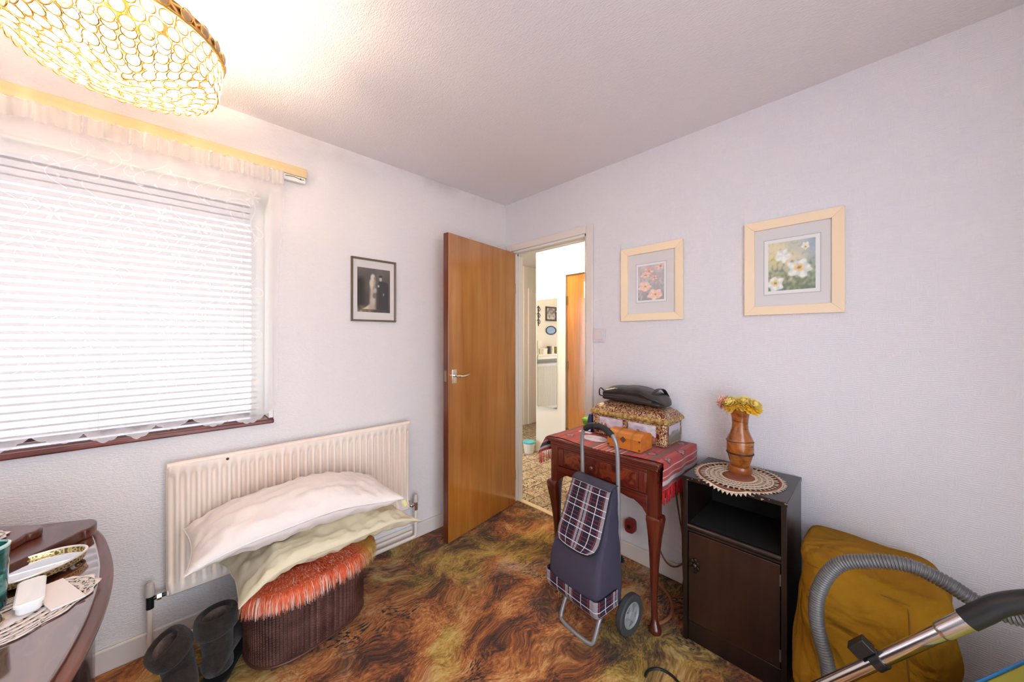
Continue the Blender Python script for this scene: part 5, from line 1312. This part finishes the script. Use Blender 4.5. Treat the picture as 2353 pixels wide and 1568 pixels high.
def slab(back, front, z0, z1):
    a, b = Vector(back[0] + (0,)), Vector(front[0] + (0,)); out_ = Vector((.022, -.004, 0))
    nose = [a.lerp(b, .5 - .5 * math.cos(q)) + out_ * math.sin(q) for q in np.linspace(0, PI, 13)]
    o = [(p.x, p.y) for p in reversed(catmull([q + (0,) for q in back], 6))][:-1] + [(p.x, p.y) for p in nose] + [(p.x, p.y) for p in catmull([q + (0,) for q in front], 6)][1:]
    part('raised_tier', MB().prism(o, z0, z1), m_dtr, dt, bevel=.010, seg=4)
slab([(-2.160, -.490), (-2.247, -.446), (-2.45, -.36), (-2.97, -.34)], [(-2.160, -.580), (-2.190, -.622), (-2.262, -.700), (-2.45, -.90), (-2.97, -1.02)], DTZ, DTZ + .028)
slab([(-2.258, -.500), (-2.292, -.470), (-2.45, -.38), (-2.97, -.36)], [(-2.256, -.566), (-2.288, -.628), (-2.45, -.82), (-2.97, -.94)], DTZ + .028, DTZ + .050)
# oval mirror tray with gilt gallery
TXc, TYc = -2.222, -.728
tz0 = DTZ + .001
ty_ = thing('mirror_tray', 'oval mirrored tray with gilt filigree edge on the dressing table', 'tray', (TXc, TYc, DTZ)); TA = math.radians(24)
def ov(a, rx, ry, z):
    x, y = rx * math.cos(a), ry * math.sin(a); return (TXc + x * math.cos(TA) - y * math.sin(TA), TYc + x * math.sin(TA) + y * math.cos(TA), z)
AA = np.linspace(0, 2 * PI, 56, endpoint=False)
part('tray_mirror', MB().rings([[ov(a, .082, .056, tz0 + .012) for a in AA], [ov(a, .082, .056, tz0 + .016) for a in AA]]), m_mirror, ty_)
k = Mat('gilt_gallery', rough=.35, metal=.8); f = k.voro(k.obj(), 130, 'Distance', 'DISTANCE_TO_EDGE'); k.set(Base_Color=k.ramp(f, [(0.0, C(226, 206, 150)), (0.25, C(120, 100, 52))])); k.bump(f, .6, .002)
part('tray_gallery', MB().rings([[ov(a, r_, r_ - .026, z) for a in AA] for r_, z in ((.080, tz0 + .008), (.085, tz0 + .008), (.088, tz0 + .022), (.084, tz0 + .023), (.082, tz0 + .016))], False, False), k.m, ty_)
part('tray_lip', MB().tube([ov(a, .0865, .0605, tz0 + .0235) for a in AA], .003, 8, closed=True), plain('pale_lip', C(226, 218, 208), .3, .4), ty_)
for a in (.5, 2.6, 3.7, 5.8): part('tray_foot', MB().sphere(ov(a, .074, .050, tz0 + .0045), .0052, 8, 6), m_tin, ty_)
# white lace mats
def lace(name, label, pts_c, rx, ry, rot, z):
    mb = MB()
    def P_(r_, a, dz=0): 
        x, y = rx * r_ * math.cos(a), ry * r_ * math.sin(a); return (pts_c[0] + x * math.cos(rot) - y * math.sin(rot), pts_c[1] + x * math.sin(rot) + y * math.cos(rot), z + dz)
    n = 72
    for r0, r1 in ((.0, .34), (.42, .52), (.58, .68), (.74, .82), (.86, .91), (.95, 1.0)):
        g = MB().grid(lambda u, v: P_((r0 + (r1 - r0) * v) * (1 + .035 * math.cos(2 * PI * u * 14) * v * (1 if r1 > .85 else 0)), 2 * PI * u), n, 1, closeu=True); mb.add(g.v, g.f)
    for r0, r1, m_ in ((.32, .44, 34), (.50, .60, 50), (.66, .76, 64), (.80, .88, 84), (.90, .96, 96)):
        for i in range(m_):
            a = 2 * PI * i / m_; w_ = .26 * 2 * PI / m_; tw = (.5 if i % 2 else -.5) * 2 * PI / m_
            mb.add([P_(r0, a - w_), P_(r0, a + w_), P_(r1, a + w_ + tw), P_(r1, a - w_ + tw)], [(0, 1, 2, 3)])
    o = part(name, mb, m_lacew2, sharp=0); q = o.modifiers.new('thick', 'SOLIDIFY'); q.thickness = .0014; q.offset = 1
    return tag(o, label, 'lace mat')
m_lacew2 = plain('ecru_lace', C(222, 208, 200), .9)
lace('lace_mat', 'ecru lace mat under the trinket box on the dressing table', (-2.222, -.915), .135, .088, math.radians(40), DTZ + .0025)
lace('lace_mat', 'small ecru lace mat on the upper tier of the dressing table', (-2.392, -.56), .105, .07, .3, DTZ + .0525)
# trinket box with lid, and card
wt = plain('white_china', C(238, 234, 232), .22)
bxn = thing('trinket_box', 'white lidded trinket box on the lace mat', 'box', (-2.203, -.84, DTZ)); BA = math.radians(-83)
def bp(x, y, z): return (-2.200 + x * math.cos(BA) - y * math.sin(BA), -.868 + x * math.sin(BA) + y * math.cos(BA), z)
def rrect(hx, hy, r_, z, n=6):
    out = []
    for cx, cy, a0 in ((hx - r_, hy - r_, 0), (-hx + r_, hy - r_, PI / 2), (-hx + r_, -hy + r_, PI), (hx - r_, -hy + r_, 1.5 * PI)):
        for i in range(n + 1): a = a0 + PI / 2 * i / n; out.append(bp(cx + r_ * math.cos(a), cy + r_ * math.sin(a), z))
    return out
z_ = DTZ + .006
part('trinket_base', MB().rings([rrect(.056, .015, .010, z_), rrect(.058, .017, .010, z_ + .004), rrect(.058, .017, .010, z_ + .016)]), wt, bxn, sharp=50)
part('trinket_lid', MB().rings([rrect(.061, .0195, .011, z_ + .016), rrect(.061, .0195, .011, z_ + .021), rrect(.058, .017, .010, z_ + .023), rrect(.053, .013, .008, z_ + .0215)]), wt, bxn, sharp=40)
tag(part('white_card', MB().obox((-2.163, -.878, DTZ + .0065), Vector((.36, -.93, 0)) * .066, Vector((.93, .36, 0)) * .024, (0, 0, .0016)), plain('card_white', C(232, 222, 218), .6), bevel=.0005), 'white card lying on the lace mat beside the trinket box', 'card')
# teal tumbler and dark bottle at the frame edge
k = Mat('teal_glass', rough=.12); k.set(Base_Color=k.ramp(k.noise(k.obj(), 28, 3, .6, 1.0), [(0.35, C(22, 44, 36)), (0.5, C(20, 92, 88)), (0.65, C(60, 140, 132))]), Coat_Weight=.5)
tm = thing('teal_tumbler', 'tall teal glass tumbler at the edge of the dressing table', 'tumbler', (-2.258, -.86, DTZ))
part('glass_wall', MB().lathe([(.028, .006), (.030, .010), (.034, .135), (.031, .135), (.027, .012)], 32, (-2.262, -.855, DTZ)), k.m, tm)
part('tumbler_rim', MB().lathe([(.0345, .132), (.035, .136), (.031, .138), (.0305, .134)], 32, (-2.262, -.855, DTZ), False, False), plain('rim_pale', C(190, 214, 206), .15), tm)
bt = thing('dark_trinket', 'small dark brown ornament in front of the teal tumbler', 'ornament', (-2.243, -.935, DTZ))
part('ornament_body', MB().lathe([(.018, .006), (.022, .012), (.020, .024), (.010, .034), (.012, .042), (.004, .050)], 20, (-2.243, -.938, DTZ)), plain('dark_lacquer', C(46, 26, 22), .2), bt)
part('ornament_band', MB().tube([(-2.243 + .0222 * math.cos(a), -.938 + .0222 * math.sin(a), DTZ + .014) for a in AA], .0016, 6, closed=True), m_tin, bt)

# ------------------------------------------------------------------ loom linen basket with fur cover
def basket_mat():
    k = Mat('bronze_loom', rough=.38)
    o = k.sep(k.obj())
    wv = k.math('SINE', k.math('MULTIPLY', o[2], 2 * PI / .0065)); un = k.sep(k.uv())[0]
    hh = k.math('SINE', k.math('MULTIPLY', un, 2 * PI * 160))
    h = k.math('MULTIPLY', wv, hh)
    k.set(Base_Color=k.ramp(k.math('ADD', k.math('MULTIPLY', h, .25), k.noise(k.obj(), 10, 4)), [(0.25, C(52, 27, 24)), (0.5, C(84, 48, 42)), (0.75, C(120, 80, 70))]), Metallic=.25)
    k.bump(h, .6, .0015); return k.m
BX, BY = -1.530, -.325
bk = thing('linen_basket', 'bronze woven loom linen basket with rounded ends by the radiator', 'basket', (BX, BY, 0))
BR = math.radians(10)
def bpt(a, e, z, rib=0.0):
    ca, sa = math.cos(a), math.sin(a); hx, hy = .240 + e, .160 + e
    x = math.copysign(abs(ca) ** .72, ca) * hx; y = math.copysign(abs(sa) ** .80, sa) * hy
    l = math.hypot(x, y); x += x / l * rib; y += y / l * rib
    return (BX + x * math.cos(BR) - y * math.sin(BR), BY + x * math.sin(BR) + y * math.cos(BR), z)
nb = 84 * 8
def wall_pt(u, v):
    a = 2 * PI * u; r_ = .0042 * (abs(math.sin(PI * u * 84)) ** .6) * (1 if .02 < v < .97 else .2)
    return bpt(a, -.006 + .004 * v, .022 + v * .272, r_)
part('woven_wall', MB().grid(wall_pt, nb, 14, closeu=True), basket_mat(), bk, sharp=0)
m_br = plain('bronze_braid', C(96, 56, 44), .45, .25)
for z in (.024, .292): part('braid_rim', MB().tube([bpt(a, .0 if z > .1 else -.004, z) for a in np.linspace(0, 2 * PI, 90, endpoint=False)], .0055, 8, closed=True), m_br, bk)
part('basket_floor', MB().prism([bpt(a, -.008, 0)[:2] for a in np.linspace(0, 2 * PI, 60, endpoint=False)], .018, .026), m_br, bk)
part('basket_lid', MB().prism([bpt(a, .004, 0)[:2] for a in np.linspace(0, 2 * PI, 60, endpoint=False)], .292, .308), m_br, bk, bevel=.004)
for a in (.7, 2.4, 3.9, 5.5): 
    p = bpt(a, -.035, 0); part('foot', MB().box(p[0] - .022, p[0] + .022, p[1] - .018, p[1] + .018, 0, .018), m_br, bk, bevel=.003)
# long haired orange fur cover
fu = thing('fur_cover', 'shaggy orange red fur cover lying on the linen basket', 'fur cover', (BX, BY, .31))
part('fur_backing', MB().rings([[bpt(a, e, z) for a in np.linspace(0, 2 * PI, 60, endpoint=False)] for e, z in ((-.01, .3085), (.012, .310), (.012, .318), (-.02, .326), (-.10, .332))]), plain('orange_felt', C(200, 62, 26), .95), fu)
rr = random.Random(21); fm = MB(); fm.c = []
for i in range(11000):
    a = rr.uniform(-.90 * PI, .02 * PI) if rr.random() < .85 else rr.uniform(0, .75 * PI); e = rr.uniform(-.10, .010) if rr.random() < .55 else rr.uniform(-.0, .014)
    zr = .319 + max(0.0, -e) * .15; p = Vector(bpt(a, e, zr)); d = Vector(bpt(a, e + .05, zr)) - p; d.normalize()
    L = rr.uniform(.030, .062) * (1.15 if e > -.01 else 1.0); edge = max(0.0, min(1.0, (e + .03) / .04))
    sw_ = Vector((rr.uniform(-.5, .5), rr.uniform(-.5, .5), 0)); out_ = (d + sw_ * 1.5).normalized()
    pts = [p, p + out_ * L * .35 + Vector((0, 0, .010)), p + out_ * L * .62 + Vector((0, 0, .006 - .020 * edge)), p + out_ * L * .74 + Vector((0, 0, -.004 - L * .80 * edge + .004 * (1 - edge)))]
    if edge < .6: pts[3].z = max(pts[3].z, zr + .004)
    s_ = Vector((-out_.y, out_.x, 0)) * rr.uniform(.0011, .0019); vs = []
    for j, q in enumerate(pts): w_ = (1, .95, .7, .12)[j]; vs += [q - s_ * w_, q + Vector((0, 0, .0006)) , q + s_ * w_]
    n0 = len(fm.v); fm.add(vs, [(3 * j + q, 3 * j + q + 1, 3 * j + q + 4, 3 * j + q + 3) for j in range(3) for q in range(2)])
    right = max(0.0, min(1.0, (p.x - BX - .15) / .06)); pale = rr.random()
    root = lerpc(rgb(214, 62, 28), rgb(232, 104, 46), rr.random()); tip = rgb(236, 120, 80) if pale < .62 else rgb(246, 230, 216)
    if pale > .86: root = rgb(236, 170, 140)
    root = lerpc(root, rgb(208, 150, 60), right); tip = lerpc(tip, rgb(228, 196, 120), right)
    if a > PI * .95 and a < PI * 1.25: root = lerpc(root, rgb(200, 120, 90), .5); tip = lerpc(tip, rgb(226, 206, 190), .6)
    for j in range(4): fm.c += [lin(lerpc(root, tip, (0, .15, .55, 1)[j]))] * 3
part('fur_hair', fm, attr_mat('fur_hair', .7), fu, sharp=0, kind='stuff')

# ------------------------------------------------------------------ two pillows on the basket
def pillow(th, mat, pipe, place, a_=.37, b_=.235, T=.085, seed=1.0, wr=1.0, nose=.55, low=.8):
    def out(u, v):
        x = u * a_ * (1 - .055 * (1 - v * v)); y = v * b_ * (1 - .07 * (1 - u * u)); return x, y
    def h(u, v):
        q = max(0.0, (1 - abs(u) ** 2.6)) ** nose * max(0.0, (1 - abs(v) ** 2.4)) ** nose
        return q
    def pt(sgn):
        def f(s_, t_):
            u = math.sin((s_ - .5) * PI * .999); v = math.sin((t_ - .5) * PI * .999); x, y = out(u, v); q = h(u, v)
            rad = max(abs(u), abs(v))
            w_ = wr * (.010 * N3(u * 2.3 + seed, v * 4.2, sgn) + .0065 * N3(u * 11 + seed, v * 3.5 + 2, sgn * 2) * (.4 + rad) + .003 * N3(u * 6, v * 16 + seed, sgn)) * min(1, q * 3)
            return place(x, y, sgn * (q * T * (1.0 if sgn > 0 else low)) + w_ * sgn, u, v)
        return f
    g = MB().grid(pt(1), 72, 48); g2 = MB().grid(pt(-1), 72, 48)
    nv = 73
    mb = MB(); mb.add(g.v, g.f, g.uv); mb.add(g2.v, g2.f, g2.uv)
    o = part('pillow_case', mb, mat, th, sharp=0)
    wl = o.modifiers.new('weld', 'WELD'); wl.merge_threshold = .0006
    per = [(u, -1) for u in np.linspace(-1, 1, 50)] + [(1, v) for v in np.linspace(-1, 1, 34)][1:] + [(u, 1) for u in np.linspace(1, -1, 50)][1:] + [(-1, v) for v in np.linspace(1, -1, 34)][1:-1]
    part('piping', MB().tube([place(*out(u, v), 0.0, u, v) for u, v in per], .0026, 8, closed=True), pipe, th, sharp=0)
def cloth(name, col):
    k = Mat(name, col, .8); k.set(Sheen_Weight=.1)
    k.bump(k.math('ADD', k.noise(k.obj(), 16, 3, .5, 1.2), k.math('MULTIPLY', k.noise(k.obj(), 700, 2), .05)), .22, .012); return k.m
m_pw, m_pc = cloth('white_cotton', C(238, 226, 220)), cloth('cream_cotton', C(226, 212, 180))
# placements: centre, yaw, sag at the ends, tilt towards the viewer
def place_low(x, y, z, u, v):
    yaw = math.radians(3)
    zz = .425 + z - .018 * u * u + .006 * math.sin(5 * u + 2 * v) - y * .04
    if u < -.6: zz -= .055 * ((-u - .6) / .4) ** 1.5 + .012 * math.sin(9 * v) * (-u - .6)
    if u > .55: zz -= .030 * ((u - .55) / .45) ** 1.5
    px, py = -1.445 + x * math.cos(yaw) - y * math.sin(yaw), -.318 + x * math.sin(yaw) + y * math.cos(yaw)
    return (px, min(py, -.098), zz)
def place_top(x, y, z, u, v):
    yaw = math.radians(-1)
    zz = .574 + z - (.056 if u < 0 else .034) * u * u - y * .03 + .004 * math.sin(6 * u)
    px, py = -1.556 + x * 1.04 * math.cos(yaw) - y * math.sin(yaw), -.318 + x * math.sin(yaw) + y * math.cos(yaw)
    return (px, min(py, -.098), zz)
pl = thing('cream_pillow', 'cream pillow on the fur cover, under the white pillow', 'pillow', (-1.41, -.32, .4), group='pillows on the basket')
pillow(pl, m_pc, m_pc, place_low, .375, .215, .058, 3.0, 1.8, .5, 1.0)
pt_ = thing('white_pillow', 'plump white piped pillow on top of the cream pillow', 'pillow', (-1.56, -.32, .53), group='pillows on the basket')
pillow(pt_, m_pw, cloth('white_piping', C(240, 234, 226)), place_top, .375, .215, .088, 8.0, 1.3, .5, .95)
part('care_label', MB().grid(lambda u, v: (-1.175 + .018 * u + .012 * v, -.525 - .004 * v, .528 - .035 * v + .005 * u), 4, 4), plain('yellow_tag', C(236, 226, 150), .8), pt_).modifiers.new('thick', 'SOLIDIFY').thickness = .001

# ------------------------------------------------------------------ two fleecy slipper boots
k = Mat('dark_fleece', rough=.98); k.set(Base_Color=k.ramp(k.noise(k.obj(), 60, 4), [(0.3, C(32, 23, 18)), (0.7, C(54, 42, 34))]), Sheen_Weight=.15)
k.bump(k.noise(k.obj(), 260, 4), .6, .004); m_fle = k.m
k = Mat('grey_lining', rough=.98); k.set(Base_Color=k.ramp(k.noise(k.obj(), 50, 3), [(0.3, C(104, 88, 80)), (0.7, C(138, 120, 110))])); m_lin = k.m
m_sole = plain('rubber_sole', C(30, 28, 28), .7)
def boot(th, shaft, cuff_r, foot_dir, squash=1.0):
    """shaft: list of (centre, rx, ry) from sole to opening; foot_dir: where the toe points"""
    fd = Vector(foot_dir).normalized(); sd = Vector((-fd.y, fd.x, 0)); n = 28; rings = []
    cs_ = catmull([c for c, _, _ in shaft], 5); rs = catmull([(a, b, 0) for _, a, b in shaft], 5)
    for i, (c, r_) in enumerate(zip(cs_, rs)):
        t = (cs_[min(i + 1, len(cs_) - 1)] - cs_[max(0, i - 1)]).normalized(); a1 = (fd - t * fd.dot(t)).normalized(); a2 = t.cross(a1)
        rings.append([c + (a1 * math.cos(2 * PI * j / n) * r_.x + a2 * math.sin(2 * PI * j / n) * r_.y) * (1 + .05 * N3(i * .35, 2 * math.cos(2 * PI * j / n), 2 * math.sin(2 * PI * j / n) + squash)) for j in range(n)])
    part('shaft', MB().rings(rings, True, False), m_fle, th, sharp=0)
    b = shaft[0][0]; base = Vector(b); rx, ry = shaft[0][1], shaft[0][2]
    fr_ = []
    for x, w_, h_ in ((-.065, .022, .050), (-.055, .038, .075), (-.02, .043, .085), (.03, .044, .080), (.07, .046, .068), (.11, .046, .058), (.145, .038, .048), (.165, .018, .034)):
        fr_.append([base + fd * x + sd * w_ * math.cos(2 * PI * j / n) + Vector((0, 0, .016 + h_ * .5 + h_ * .5 * math.sin(2 * PI * j / n))) for j in range(n)])
    part('foot', MB().rings(fr_), m_fle, th, sharp=0)
    so = [(base + fd * x + sd * w_) for x, w_ in [(.17, 0), (.15, .036), (.10, .046), (.03, .044), (-.04, .042), (-.068, .02), (-.068, -.02), (-.04, -.042), (.03, -.044), (.10, -.046), (.15, -.036)]]
    so = [(p.x, p.y) for p in catmull([(q.x, q.y, 0) for q in so], 4, True)]
    part('sole', MB().prism(so, .001, .017), m_sole, th, bevel=.004)
    # turned down cuff and pale lining
    c, r_ = cs_[-1], rs[-1]; t = (cs_[-1] - cs_[-3]).normalized(); a1 = (fd - t * fd.dot(t)).normalized(); a2 = t.cross(a1)
    def el(s_, off): return [c + t * off + (a1 * math.cos(2 * PI * j / 36) * (r_.x + s_) + a2 * math.sin(2 * PI * j / 36) * (r_.y + s_)) for j in range(36)]
    part('cuff', MB().rings([el(.002, -.062), el(.012, -.060), el(.016, -.045), el(.016, -.015), el(.013, .004), el(.004, .012), el(-.006, .008), el(-.010, -.006), el(-.011, -.03)], False, False), m_fle, th, sharp=0, sub=1)
    part('lining', MB().rings([el(-.010, -.004), el(-.013, -.05), el(-.016, -.075), el(-.05, -.078)], False, True), m_lin, th, sharp=0, label='paler grey fleece lining')
b2 = thing('slipper_boot', 'dark fleecy slipper boot standing upright beside the basket', 'boot', (-1.845, -.33, 0), group='fleecy slipper boots')
boot(b2, [((-1.845, -.335, .03), .050, .044), ((-1.847, -.330, .09), .052, .046), ((-1.850, -.325, .16), .056, .050), ((-1.852, -.318, .235), .064, .052)], .05, (.45, .89, 0))
b1 = thing('slipper_boot', 'dark fleecy slipper boot slumped towards the baseboard', 'boot', (-1.955, -.31, 0), group='fleecy slipper boots')
boot(b1, [((-1.955, -.300, .03), .052, .046), ((-1.960, -.300, .08), .055, .048), ((-1.972, -.300, .14), .057, .050), ((-1.998, -.300, .19), .062, .050)], .05, (.02, -1.0, 0), 3.0)
